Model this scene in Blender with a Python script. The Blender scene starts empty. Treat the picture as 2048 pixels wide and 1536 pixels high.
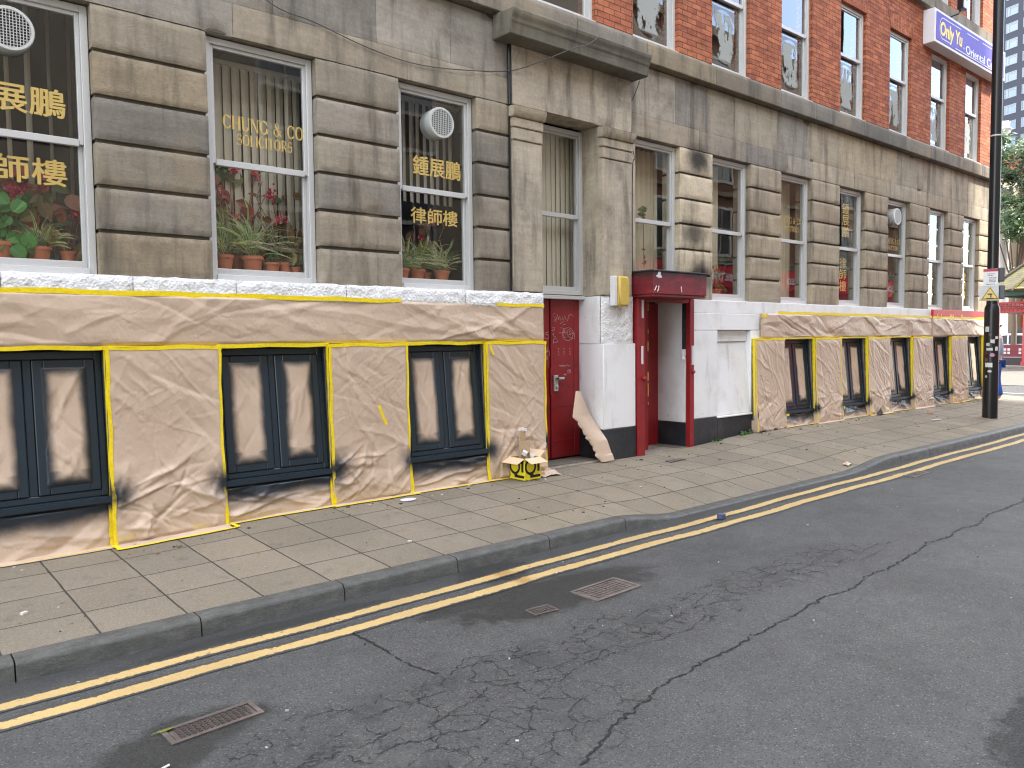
import bpy, bmesh, math, random
import numpy as np
from mathutils import Vector, Matrix
R = math.radians
rnd = random.Random(7)
scene = bpy.context.scene
col = scene.collection

# ------------------------------------------------------------------ camera
CZ, CD = 1.65, 6.9
yaw, pitch, roll = R(40.4745), R(-3.1552), R(-0.6553)
fw = Vector((math.sin(yaw)*math.cos(pitch), math.cos(yaw)*math.cos(pitch), math.sin(pitch)))
rt = fw.cross(Vector((0, 0, 1))).normalized(); up = rt.cross(fw)
r2 = rt*math.cos(roll) + up*math.sin(roll); u2 = up*math.cos(roll) - rt*math.sin(roll)
cam = bpy.data.cameras.new('camera'); cam.sensor_width = 36; cam.lens = 36*1570/2048
cam.clip_start = .05; cam.clip_end = 2000
co = bpy.data.objects.new('camera', cam); col.objects.link(co)
m = Matrix.Identity(4)
for i in range(3):
    m[i][0], m[i][1], m[i][2] = r2[i], u2[i], -fw[i]
m.translation = Vector((0, -CD, CZ)); co.matrix_world = m
scene.camera = co

# ------------------------------------------------------------------ light
SUN_EL, SUN_A = R(48), R(48)            # elevation; angle off the facade plane
sdir = Vector((math.cos(SUN_A)*math.cos(SUN_EL), -math.sin(SUN_A)*math.cos(SUN_EL), math.sin(SUN_EL)))
sun = bpy.data.lights.new('sun', 'SUN'); sun.energy = 2.6; sun.angle = R(.5); sun.color = (1, .93, .82)
so = bpy.data.objects.new('sun', sun); col.objects.link(so)
so.rotation_euler = sdir.to_track_quat('Z', 'Y').to_euler(); so.location = (10, -10, 30)
scene.view_settings.view_transform = 'Standard'; scene.view_settings.look = 'None'
scene.view_settings.gamma = 1; scene.view_settings.exposure = 2.58
try:
    scene.cycles.use_denoising = True; scene.cycles.use_adaptive_sampling = False; scene.cycles.filter_width = 1.15; scene.cycles.max_bounces = 8; scene.cycles.diffuse_bounces = 4
    scene.cycles.sample_clamp_indirect = 6; scene.cycles.caustics_reflective = False
except Exception: pass


# ------------------------------------------------------------------ node helper
class S:
    def __init__(s, t, o): s.t, s.o = t, o
    def _m(s, op, b=None, c=None, clamp=False):
        n = s.t.nodes.new('ShaderNodeMath'); n.operation = op; n.use_clamp = clamp
        for i, x in enumerate((s, b, c)):
            if x is None: continue
            if isinstance(x, S): s.t.links.new(x.o, n.inputs[i])
            else: n.inputs[i].default_value = x
        return S(s.t, n.outputs[0])
    def __add__(s, b): return s._m('ADD', b)
    def __radd__(s, b): return s._m('ADD', b)
    def __sub__(s, b): return s._m('SUBTRACT', b)
    def __rsub__(s, b): return (s*-1)+b
    def __mul__(s, b): return s._m('MULTIPLY', b)
    def __rmul__(s, b): return s._m('MULTIPLY', b)
    def __truediv__(s, b): return s._m('DIVIDE', b)
    def mx(s, b): return s._m('MAXIMUM', b)
    def mn(s, b): return s._m('MINIMUM', b)
    def abs(s): return s._m('ABSOLUTE')
    def pw(s, b): return s._m('POWER', b)
    def clamp(s): return s._m('ADD', 0.0, clamp=True)
    def fract(s): return s._m('FRACT')
    def floor(s): return s._m('FLOOR')
    def ss(s, a, b):                       # smoothstep a->b
        n = s.t.nodes.new('ShaderNodeMapRange'); n.interpolation_type = 'SMOOTHSTEP'
        s.t.links.new(s.o, n.inputs[0]); n.inputs[1].default_value = a; n.inputs[2].default_value = b
        n.clamp = True
        if a > b:
            n.inputs[1].default_value, n.inputs[2].default_value = b, a
            n.inputs[3].default_value, n.inputs[4].default_value = 1, 0
        return S(s.t, n.outputs[0])


class M:
    """a material under construction"""
    def __init__(s, name):
        s.m = bpy.data.materials.new(name); s.m.use_nodes = True
        s.t = s.m.node_tree; s.t.nodes.clear()
        s.out = s.t.nodes.new('ShaderNodeOutputMaterial')
    def node(s, kind, props=None, **inp):
        n = s.t.nodes.new(kind)
        for k, v in (props or {}).items(): setattr(n, k, v)
        for k, v in inp.items():
            k = k.replace('_', ' ')
            s.set(n.inputs[k], v)
        return n
    def set(s, sock, v):
        if isinstance(v, S): s.t.links.new(v.o, sock)
        elif hasattr(v, 'is_output'): s.t.links.new(v, sock)
        else:
            if sock.type == 'RGBA' and len(v) == 3: v = (*v, 1)
            sock.default_value = v
    def pos(s): return S(s.t, s.node('ShaderNodeNewGeometry').outputs['Position'])
    def obj(s): return S(s.t, s.node('ShaderNodeTexCoord').outputs['Object'])
    def uv(s): return S(s.t, s.node('ShaderNodeTexCoord').outputs['UV'])
    def sep(s, v):
        n = s.node('ShaderNodeSeparateXYZ'); s.set(n.inputs[0], v)
        return [S(s.t, o) for o in n.outputs]
    def comb(s, x=0., y=0., z=0.):
        n = s.node('ShaderNodeCombineXYZ')
        for i, q in enumerate((x, y, z)): s.set(n.inputs[i], q)
        return S(s.t, n.outputs[0])
    def scale(s, v, sc, off=(0, 0, 0)):
        n = s.node('ShaderNodeMapping'); s.set(n.inputs[0], v)
        n.inputs['Scale'].default_value = sc if hasattr(sc, '__len__') else (sc,)*3
        n.inputs['Location'].default_value = off
        return S(s.t, n.outputs[0])
    def noise(s, v, sc=5., det=4., rough=.55, dist=0., color=False):
        n = s.node('ShaderNodeTexNoise', Vector=v, Scale=sc, Detail=det, Roughness=rough, Distortion=dist)
        return S(s.t, n.outputs[1 if color else 0])
    def voro(s, v, sc=5., feat='F1', out=0, rand=1.):
        n = s.node('ShaderNodeTexVoronoi', {'feature': feat}, Vector=v, Scale=sc, Randomness=rand)
        return S(s.t, n.outputs[out])
    def attr(s, name, out='Color'):
        n = s.node('ShaderNodeAttribute', {'attribute_name': name}); return S(s.t, n.outputs[out])
    def mix(s, f, a, b, mode='MIX'):
        n = s.node('ShaderNodeMix', {'data_type': 'RGBA', 'blend_type': mode})
        s.set(n.inputs[0], f); s.set(n.inputs[6], a); s.set(n.inputs[7], b)
        return S(s.t, n.outputs[2])
    def mul(s, c, f):                       # colour times scalar
        n = s.node('ShaderNodeVectorMath', {'operation': 'SCALE'}); s.set(n.inputs[0], c if isinstance(c, S) else c)
        s.set(n.inputs['Scale'], f); return S(s.t, n.outputs[0])
    def ramp(s, f, stops):
        n = s.node('ShaderNodeValToRGB'); s.set(n.inputs[0], f); e = n.color_ramp.elements
        while len(e) < len(stops): e.new(.5)
        for q, (p, c) in zip(e, stops): q.position = p; q.color = (*c, 1)
        return S(s.t, n.outputs[0])
    def bump(s, h, strength=.3, dist=.01, normal=None):
        n = s.node('ShaderNodeBump', Height=h, Strength=strength, Distance=dist)
        if normal is not None: s.set(n.inputs['Normal'], normal)
        return S(s.t, n.outputs[0])
    def pbr(s, color, rough=.6, normal=None, metal=0., spec=.5, **kw):
        n = s.node('ShaderNodeBsdfPrincipled')
        s.set(n.inputs['Base Color'], color); s.set(n.inputs['Roughness'], rough)
        s.set(n.inputs['Metallic'], metal); s.set(n.inputs['Specular IOR Level'], spec)
        if normal is not None: s.set(n.inputs['Normal'], normal)
        for k, v in kw.items(): s.set(n.inputs[k.replace('_', ' ')], v)
        s.t.links.new(n.outputs[0], s.out.inputs[0]); return s.m


# ------------------------------------------------------------------ world: daylight sky with broken cloud
w = bpy.data.worlds.new('World'); scene.world = w; w.use_nodes = True
wt = w.node_tree; wt.nodes.clear()
wm = M.__new__(M); wm.t = wt
sky = wt.nodes.new('ShaderNodeTexSky'); sky.sky_type = 'NISHITA'; sky.sun_disc = False
sky.sun_elevation = SUN_EL; sky.sun_rotation = math.atan2(sdir.x, sdir.y)
sky.air_density = 1.0; sky.dust_density = .5; sky.ozone_density = 1.0
gen = S(wt, wt.nodes.new('ShaderNodeTexCoord').outputs['Generated'])
cl = wm.noise(wm.scale(gen, (2.2, 2.2, 4.5), (.3, .1, 0)), 1.6, 6, .6, .4).ss(.36, .60)
dp_ = wt.nodes.new('ShaderNodeVectorMath'); dp_.operation = 'DOT_PRODUCT'; wt.links.new(gen.o, dp_.inputs[0]); dp_.inputs[1].default_value = (.865, -.41, .29)
cl = cl*S(wt, dp_.outputs['Value']).ss(.985, .90)                     # a clear gap in the cloud down the street
cmix = wm.mix(cl*.95, S(wt, sky.outputs[0]), (9.4, 9.15, 8.6))
bg = wt.nodes.new('ShaderNodeBackground'); wt.links.new(cmix.o, bg.inputs[0]); bg.inputs[1].default_value = .12
wo = wt.nodes.new('ShaderNodeOutputWorld'); wt.links.new(bg.outputs[0], wo.inputs[0])

# ------------------------------------------------------------------ materials
MT = {}
def simple(name, c, rough=.6, spec=.5, metal=0., var=.12, bump=0., scale=20.):
    k = M(name); p = k.obj(); n = k.noise(p, scale, 5, .6); n2 = k.noise(p, scale*.15, 3)
    c2 = k.mul(k.mix(1.0, c, c), (n*.6+n2*.4-.5)*(2*var)+1.0)
    nm = k.bump(n, bump, .01) if bump else None
    MT[name] = k.pbr(c2, rough, nm, metal, spec); return MT[name]

def mk_stone():
    k = M('sandstone'); p = k.pos(); x, y, z = k.sep(p)
    tint = k.attr('tint')
    n1 = k.noise(p, 2.3, 6, .62); n2 = k.noise(p, 26, 5, .65); st = k.noise(k.scale(p, (5, 5, .7)), 1.0, 5, .6)
    bed = k.noise(k.scale(p, (1.2, 1.2, 9)), 2.0, 5, .65, .6)
    c = k.mul(tint, n1*.75+.63); c = k.mul(c, n2*.55+.72); c = k.mul(c, bed*.5+.75)
    c = k.mix(k.noise(p, .9, 4, .6, .3).ss(.52, .74)*.5, c, (.31, .235, .15))          # iron-stained ochre
    dirt = (st.ss(.44, .76)*.85)._m('MAXIMUM', k.noise(p, 1.1, 6, .7).ss(.50, .74)*.62)._m('MAXIMUM', k.noise(p, 6, 6, .75).ss(.56, .74)*.45)
    c = k.mix(dirt, c, (.075, .066, .056))                                   # old soot runs
    for X, Z, r, a in ((9.45, 4.2, .42, .95), (9.35, 3.15, .42, .8), (9.5, 2.55, .45, .9), (9.32, 3.55, .22, .3)):
        d = ((x-X)*(x-X)+(z-Z)*(z-Z)*1.6).pw(.5)+k.noise(p, 7, 4)*.22-.11
        c = k.mix(d.ss(r, .08)*a, c, (.02, .018, .016))                       # scorch marks
    pits = k.voro(k.scale(p, (1, 1, 1.3)), 75, 'F1')
    c = k.mix(k.noise(p, 60, 2).ss(.70, .76)*.5, c, (.5, .45, .38))
    h = n2*.6+k.noise(p, 90, 3)*.35+n1*.6+pits*.15
    MT['stone'] = k.pbr(c, .88, k.bump(h, .55, .012), spec=.25)

def mk_brick(name='brick', soldier=False, cols=((.46, .155, .075), (.30, .085, .047)), pos=True):
    k = M(name); p = k.pos() if pos else k.obj(); x, y, z = k.sep(p)
    v = k.comb(z, x+y, 0.) if soldier else k.comb(x+y, z, 0.)
    wv = k.noise(p, 9, 2, color=True)
    n = k.node('ShaderNodeTexBrick', {'offset': .5}, Vector=v, Scale=1.0, Mortar_Size=.006, Mortar_Smooth=.3, Bias=-.1,
               Brick_Width=.215, Row_Height=.075)
    n.inputs['Color1'].default_value = (*cols[0], 1); n.inputs['Color2'].default_value = (*cols[1], 1)
    n.inputs['Mortar'].default_value = (.075, .05, .04, 1)
    c = S(k.t, n.outputs[0]); f = S(k.t, n.outputs[1])
    big = k.noise(p, 1.4, 5, .6); fine = k.noise(p, 40, 4, .6)
    cell = k.noise(k.comb((x+y)*4.65, z*13.3, 0.), 1.0, 1)
    c = k.mul(c, big*.7+.55); c = k.mul(c, fine*.7+.62); c = k.mul(c, cell*1.2+.4)
    c = k.mix(k.noise(k.scale(p, (3, 3, .6)), 1.0, 5).ss(.55, .85)*.6, c, (.06, .03, .022))
    h = (1.0-f)*1.0+fine*.35
    MT[name] = k.pbr(c, .85, k.bump(h, .7, .012), spec=.25)

def mk_white(name, rough_amt, dirt):
    k = M(name); p = k.pos(); n = k.noise(p, 26, 6, .65); b = k.noise(p, 2.0, 5, .65)
    st = k.noise(k.scale(p, (7, 7, 1.0)), 1.0, 6, .65)
    c = k.mix(b.ss(.45, .75)*.45*dirt, (.80, .81, .83), (.60, .59, .56))
    c = k.mix(st.ss(.56, .82)*.55*dirt, c, (.36, .34, .31))
    c = k.mix(k.noise(k.scale(p, (1, 1, .6)), 14, 3).ss(.70, .76)*.5*dirt, c, (.30, .27, .24))
    h = n*1.0+k.voro(p, 38)*.5
    MT[name] = k.pbr(c, .55, k.bump(h, rough_amt, .02), spec=.4)

def mk_black():
    k = M('black paint'); p = k.pos(); b = k.noise(p, 3, 6, .7)
    c = k.mix(b.ss(.4, .8), (.014, .017, .022), (.045, .048, .05))
    MT['black'] = k.pbr(c, .5, k.bump(k.noise(p, 18, 5), .3, .015))

def mk_red():
    k = M('red gloss paint'); p = k.pos(); b = k.noise(p, 4, 6, .7); st = k.noise(k.scale(p, (30, 30, 5)), 1.0, 4, .7)
    x, y, z = k.sep(p)
    c = k.mix(b.ss(.35, .75), (.27, .011, .015), (.18, .009, .013))
    c = k.mix((st.ss(.70, .82)*b.ss(.45, .6))*.35, c, (.40, .20, .18))
    MT['red'] = k.pbr(c, b*.25+.36, k.bump(b, .12, .01))
    k = M('scuffed red canopy'); p = k.pos(); b = k.noise(k.scale(p, (1.6, 1.6, 4)), 1.5, 6, .7, .5)
    x, y, z = k.sep(p)
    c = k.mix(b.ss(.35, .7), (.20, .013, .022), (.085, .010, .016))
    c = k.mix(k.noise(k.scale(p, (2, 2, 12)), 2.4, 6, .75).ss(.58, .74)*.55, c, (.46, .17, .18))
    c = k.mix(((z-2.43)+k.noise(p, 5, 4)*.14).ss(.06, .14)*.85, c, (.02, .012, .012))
    MT['canopy'] = k.pbr(c, .5, k.bump(b, .2, .01))

def mk_paper():
    k = M('kraft masking paper'); p = k.pos(); pa = k.attr('paint', 'Fac'); ye = k.attr('yellow', 'Fac')
    n = k.noise(p, 30, 5, .65); rg = k.noise(k.scale(p, (1, 1, 1)), 11, 6, .6, 1.2)
    fib = k.noise(k.scale(p, (60, 60, 400)), 1.0, 2)
    c = k.mix(k.noise(p, 2.2, 4).ss(.3, .7), (.555, .43, .335), (.50, .38, .29))
    c = k.mul(c, n*.16+.92); c = k.mul(c, fib*.12+.94)
    c = k.mix((ye+k.noise(p, 14, 3)*.3-.15).ss(.25, .9)*.9, c, (.66, .50, .02))
    q = (pa+(k.noise(p, 7, 4, .6)-.5)*.30+(k.noise(p, 160, 2)-.5)*.25)
    q = q.ss(.08, .85)*pa.ss(.0, .3)
    c = k.mix(q, c, (.014, .022, .032))
    wv = k.node('ShaderNodeVectorMath', {'operation': 'MULTIPLY_ADD'})
    k.set(wv.inputs[0], k.noise(p, 5, 4, .6, color=True)); wv.inputs[1].default_value = (.22, .0, .22); k.set(wv.inputs[2], p)
    cr = k.voro(k.scale(S(k.t, wv.outputs[0]), (1.3, 1, .55)), 9, 'DISTANCE_TO_EDGE').ss(0, .10)*k.noise(p, 3, 3).ss(.42, .6)
    crease = cr*.35+rg*.6+k.noise(p, 26, 4, .6, .6)*.35
    MT['paper'] = k.pbr(c, .43-q*.14, k.bump(crease, .26, .010), spec=.5)

def mk_tape():
    k = M('yellow masking tape'); p = k.pos(); pa = k.attr('paint', 'Fac')
    n = k.noise(p, 35, 4, .6)
    c = k.mix(n.ss(.3, .75), (.84, .66, .012), (.74, .55, .01))
    q = (pa+(k.noise(p, 11, 4)-.5)*.5).ss(.2, .9)*pa.ss(.02, .2)
    c = k.mix(q, c, (.016, .024, .034))
    MT['tape'] = k.pbr(c, .5, k.bump(k.noise(k.scale(p, (1, 1, 1)), 24, 4, .6, .5), .5, .01), spec=.4)

def mk_pave():
    k = M('paving slabs'); p = k.pos(); x, y, z = k.sep(p)
    wob = k.noise(p, 6, 3)
    W, L, X0, Y0 = .482, .512, 1.06, -.045
    sx = (x-X0+(wob-.5)*.012)/W; sy = (y-Y0+(k.noise(p, 5, 3)-.5)*.012)/L
    fx = sx.fract(); fy = sy.fract()
    dx = (fx._m('MINIMUM', 1.0-fx))*W; dy = (fy._m('MINIMUM', 1.0-fy))*L
    d = dx.mn(dy)
    cellv = k.comb(sx.floor(), sy.floor(), 0.)
    wn = k.node('ShaderNodeTexWhiteNoise', {'noise_dimensions': '3D'}, Vector=cellv)
    cell = S(k.t, wn.outputs[0])
    jw = k.noise(p, 3, 3)*.010+.0
    joint = (d-jw*.5).ss(.0055, .0015)
    ag = k.noise(p, 85, 4, .75); ag2 = k.voro(p, 210, 'F1', 1); big = k.noise(p, 1.1, 6, .62)
    c = k.mix(cell, (.178, .152, .113), (.246, .209, .154)); c = k.mix(cell.ss(.86, .9)*.45, c, (.128, .112, .09))
    c = k.mix(k.noise(p, .35, 3).ss(.4, .65)*.4, c, (.185, .162, .138))
    c = k.mul(c, big*.55+.72); c = k.mul(c, ag*.75+.62)
    ch = S(k.t, k.node('ShaderNodeSeparateColor', Color=ag2).outputs[0])
    c = k.mix(ch.ss(.86, .93)*.28, c, (.42, .38, .33)); c = k.mix(ch.ss(.14, .06)*.4, c, (.07, .06, .055))
    c = k.mix(k.noise(p, 4.5, 5, .7).ss(.54, .74)*.5, c, (.085, .076, .066))
    c = k.mix(k.noise(p, 17, 2, .5).ss(.735, .76)*.75, c, (.035, .03, .027))      # trodden gum
    c = k.mix((y+k.noise(p, 3.5, 4)*.22).ss(.04, .18)*.75, c, (.10, .092, .085))   # damp strip along the wall foot
    c = k.mix(joint*.92, c, (.035, .032, .028))
    h = ag*.35-joint*1.2+big*.2+cell*.25
    MT['pave'] = k.pbr(c, .82, k.bump(h, .55, .012), spec=.3)

def mk_kerb():
    k = M('granite kerb'); p = k.pos(); x, y, z = k.sep(p)
    n = k.noise(p, 60, 4, .7); b = k.noise(k.scale(p, (3, 4, 6)), 2, 6, .7)
    c = k.mix(b.ss(.35, .7), (.056, .058, .057), (.098, .099, .095)); c = k.mul(c, n*.6+.7)
    c = k.mix(k.noise(p, 2.4, 5, .7).ss(.5, .75)*.5, c, (.065, .066, .066))
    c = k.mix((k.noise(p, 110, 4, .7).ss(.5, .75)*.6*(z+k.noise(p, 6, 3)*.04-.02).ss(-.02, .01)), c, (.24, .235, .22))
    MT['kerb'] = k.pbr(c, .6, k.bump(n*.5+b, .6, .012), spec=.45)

def mk_road():
    k = M('asphalt'); p = k.pos(); x, y, z = k.sep(p)
    n = k.noise(p, 110, 3, .8); ag = k.voro(p, 150, 'F1', 1); agd = k.voro(p, 95, 'F1', 0)
    big = k.noise(p, .8, 6, .62, .3); mid = k.noise(p, 5, 5, .65)
    c = k.mix(big.ss(.3, .7), (.059, .060, .062), (.080, .081, .083))
    c = k.mul(c, n*.9+.55); c = k.mul(c, mid*.9+.55)
    chip = S(k.t, k.node('ShaderNodeSeparateColor', Color=ag).outputs[0])
    c = k.mix(chip.ss(.93, .97)*.5, c, (.20, .198, .19)); c = k.mix(chip.ss(.24, .08)*.7, c, (.018, .019, .021))
    c = k.mix(k.noise(p, 38, 2, .5).ss(.765, .785)*.8, c, (.5, .5, .47))
    # alligator cracking along the wheel track
    wob = k.noise(p, 1.3, 5, .65)
    band = ((y+3.80+(wob-.5)*.75).abs()).ss(.36, .08)*(x+(wob-.5)*2).ss(7.4, 5.2)
    band2 = ((y+4.35+(wob-.5)*.9).abs()).ss(.5, .1)*(x).ss(3.6, 2.2)
    bd = band.mx(band2*.9)
    wp = k.scale(p, 1.0)
    wv = k.node('ShaderNodeVectorMath', {'operation': 'MULTIPLY_ADD'})
    k.set(wv.inputs[0], k.noise(p, 9, 5, .65, color=True)); wv.inputs[1].default_value = (.14, .14, 0); k.set(wv.inputs[2], p)
    wv = S(k.t, wv.outputs[0])
    e = k.voro(wv, 5.5, 'DISTANCE_TO_EDGE').mn(k.voro(wv, 11, 'DISTANCE_TO_EDGE')*.7+.012)
    brk = k.noise(p, 7, 4, .6).ss(.40, .56)
    crack = e.ss(.027, .006)*bd.ss(.15, .6)*brk
    # loosened pale grit in the track
    c = k.mix(bd*k.noise(p, 2.6, 5, .7).ss(.55, .75)*.45, c, (.17, .165, .155))
    c = k.mix(bd*mid.ss(.46, .66)*.6, c, (.022, .023, .025))
    c = k.mix(crack*.95, c, (.008, .008, .009))
    # damp fretted patches round the covers, new patch at right, gutter damp
    wet = None
    for X, Y, rx, ry, a in ((3.75, -3.02, .95, .34, .95), (1.15, -3.30, .40, .20, .8), (.95, -3.42, .26, .22, .85), (3.2, -2.75, .55, .16, .9),
                            (3.72, -2.32, .34, .26, 1.), (1.9, -2.32, .9, .12, .75), (10.2, -2.68, .5, .10, .6)):
        d = (((x-X)/rx).pw(2.0)+((y-Y)/ry).pw(2.0)).pw(.5)+(k.noise(p, 4.5, 6, .7)-.5)*1.5
        q = d.ss(1.15, .70)*a
        wet = q if wet is None else wet.mx(q)
    c = k.mix(wet*.9, c, k.mul((.0105, .0115, .0115), chip*2.4+.25))
    nb = (((x-4.30)/1.0).pw(2.0)+((y+6.10)/.41).pw(2.0)).pw(.5)+(k.noise(p, 9, 6, .75)-.5)*.8
    newp = nb.ss(1.15, 1.0)
    c = k.mix(newp*.85, c, k.mul((.013, .0135, .015), chip*2.2+.15))
    gut = ((y+2.32+(k.noise(p, 2, 4)-.5)*.5)).ss(-.12, .08)
    c = k.mix(gut*.60, c, (.028, .029, .030))
    h = n*.7+chip*.5+mid*.5-crack*1.5+newp*agd*1.0
    MT['road'] = k.pbr(c, .74-wet*.26, k.bump(h, .75, .010), spec=.42)

def mk_line():
    k = M('worn yellow road paint'); p = k.pos()
    x, y, z = k.sep(p); n = k.noise(p, 85, 3, .75); b = k.noise(p, 2.4, 6, .7)
    v = k.attr('edge', 'Fac')
    wear = ((k.noise(p, 30, 5, .75)-.5)*1.5+(k.noise(p, 7, 4, .7)-.5)*1.2+(b-.5)*1.3+(v-.3)*2.0).ss(.02, .30)
    c = k.mix(b.ss(.3, .7), (.52, .375, .165), (.43, .305, .135)); c = k.mul(c, n*.6+.68)
    c = k.mix(k.noise(p, 3, 4).ss(.62, .74)*.5, c, (.50, .27, .02))
    c = k.mix(((x-3.74).abs()+k.noise(p, 12, 4)*.3-.15).ss(.14, .02)*.6, c, (.28, .13, .02))
    c = k.mix(1.0-wear, c, (.055, .055, .055))
    MT['line'] = k.pbr(c, .7, k.bump(n, .5, .008), spec=.35)

def mk_glass(name='glass', boost=1.0, dirt=.0):
    k = M(name)
    g = k.node('ShaderNodeNewGeometry'); dp = k.node('ShaderNodeVectorMath', {'operation': 'DOT_PRODUCT'})
    k.set(dp.inputs[0], g.outputs['Normal']); k.set(dp.inputs[1], g.outputs['Incoming'])
    fr = (1.0-S(k.t, dp.outputs['Value']).abs()).pw(4.5)*.95+.05          # thin glass, the same from both sides
    tr = k.node('ShaderNodeBsdfTransparent', Color=(.93, .95, .93)); gl = k.node('ShaderNodeBsdfGlossy', Roughness=.0, Color=(1, 1, 1))
    wn = k.bump(k.noise(k.pos(), 1.6, 2), .02, .05); k.set(gl.inputs['Normal'], wn)
    mx = k.node('ShaderNodeMixShader'); k.set(mx.inputs[0], (fr*1.25*boost).mn(1.0))
    k.t.links.new(tr.outputs[0], mx.inputs[1]); k.t.links.new(gl.outputs[0], mx.inputs[2])
    k.t.links.new(mx.outputs[0], k.out.inputs[0]); MT[name] = k.m

def mk_film():
    k = M('torn whitewash film'); p = k.pos(); u = k.uv(); x, y, z = k.sep(u)
    wv = k.noise(p, 3.5, 5, .65)
    cx = (x-.5+(wv-.5)*.5).abs(); mask = (cx.ss(.30, .22))*((y-.5).abs().ss(.43, .36))*k.noise(k.scale(p, (1, 1, .5)), 5.5, 5, .65).ss(.40, .46)
    ring = (((x-.5)/.46).pw(2.0)+((y-.5)/.49).pw(2.0)).pw(.5)+(k.noise(p, 4, 4)-.5)*.12
    edge = ring.ss(.93, 1.0)
    fac = (mask*.8).mx(edge*.35)
    c = k.mix(edge, (.40, .43, .42), (.27, .25, .21))
    d = k.node('ShaderNodeBsdfDiffuse', Color=c); tr = k.node('ShaderNodeBsdfTransparent')
    mx = k.node('ShaderNodeMixShader'); k.set(mx.inputs[0], fac); k.t.links.new(tr.outputs[0], mx.inputs[1]); k.t.links.new(d.outputs[0], mx.inputs[2])
    k.t.links.new(mx.outputs[0], k.out.inputs[0]); MT['film'] = k.m

def mk_leaf():
    k = M('foliage'); c = k.attr('tint'); p = k.obj(); n = k.noise(p, 40, 3)
    b = k.node('ShaderNodeBsdfPrincipled'); cc = k.mul(c, n*.7+.65)
    k.set(b.inputs['Base Color'], cc); b.inputs['Roughness'].default_value = .45
    tl = k.node('ShaderNodeBsdfTranslucent', Color=cc); mx = k.node('ShaderNodeMixShader'); mx.inputs[0].default_value = .3
    k.t.links.new(b.outputs[0], mx.inputs[1]); k.t.links.new(tl.outputs[0], mx.inputs[2]); k.t.links.new(mx.outputs[0], k.out.inputs[0])
    MT['leaf'] = k.m

def mk_iron():
    k = M('cast iron'); p = k.obj(); n = k.noise(p, 60, 4, .7); b = k.noise(p, 6, 5)
    c = k.mix(b.ss(.35, .7), (.105, .088, .082), (.17, .14, .13)); c = k.mul(c, n*.7+.65)
    MT['iron'] = k.pbr(c, .55, k.bump(n, .35, .006), metal=.25)

def mk_tint():
    k = M('painted metal'); c = k.attr('tint'); p = k.obj()
    MT['tint'] = k.pbr(k.mul(c, k.noise(p, 14, 5)*.3+.85), .45)
    k = M('printed matter'); c = k.attr('tint'); p = k.obj()
    MT['card'] = k.pbr(k.mul(c, k.noise(p, 25, 5)*.22+.89), .75, k.bump(k.noise(p, 30, 4), .15, .01), spec=.3)

def mk_roof():
    k = M('mossy tiles'); p = k.obj(); x, y, z = k.sep(p)
    wv = (z*9.0).fract()
    c = k.mix(k.noise(p, 2.5, 5, .7).ss(.4, .65), (.14, .12, .09), (.20, .19, .05)); c = k.mul(c, wv*.5+.6)
    MT['roof'] = k.pbr(c, .85, k.bump(wv+k.noise(p, 12, 3), .7, .05))

mk_stone(); mk_brick(); mk_brick('soldier brick', True)
mk_brick('far brick', False, ((.42, .13, .07), (.32, .09, .05))); mk_white('rough white', .8, .55); mk_white('white', .12, 1.35)
mk_black(); mk_red(); mk_paper(); mk_tape(); mk_pave(); mk_kerb(); mk_road(); mk_line(); mk_glass(); mk_glass('upper glass', 1.5)
mk_film(); mk_leaf(); mk_iron(); mk_tint(); mk_roof()
simple('aluminium', (.56, .565, .57), .40, .5, .15, .10, .05, 30)
simple('frame blue', (.017, .029, .042), .30, .5, 0, .15, .05, 30)
simple('interior', (.13, .115, .10), .9)
simple('interior light', (.36, .33, .28), .9)
simple('blind', (.62, .555, .45), .8)
simple('curtain', (.66, .58, .44), .85)
simple('gold', (.56, .40, .12), .5)
simple('terracotta', (.48, .15, .075), .7)
simple('pole black', (.010, .011, .013), .28, .5, 0, .2, .05, 12)
simple('vent grey', (.50, .51, .50), .45)
simple('dark mesh', (.10, .10, .095), .6)
simple('cable', (.06, .055, .05), .6)
simple('scratch', (.60, .38, .38), .7)
simple('lamp yellow', (.58, .42, .10), .5, .5, 0, .25)
simple('sign white', (.66, .66, .70), .45)
simple('sign purple', (.12, .095, .44), .55, .25)
simple('sign yellow', (.85, .62, .03), .45)
simple('far white', (.52, .51, .49), .6)
simple('tower panel', (.032, .038, .060), .6, .3)
simple('far buff', (.36, .315, .255), .85); mk_brick('terrace brick', False, ((.27, .15, .10), (.22, .115, .08)))
simple('far stone', (.24, .20, .14), .85)
simple('pagoda red', (.35, .018, .022), .45)
simple('green trim', (.03, .09, .07), .5)
simple('skin', (.55, .33, .24), .5)
simple('soil', (.04, .03, .02), .9)
simple('bark', (.12, .09, .07), .9)


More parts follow.
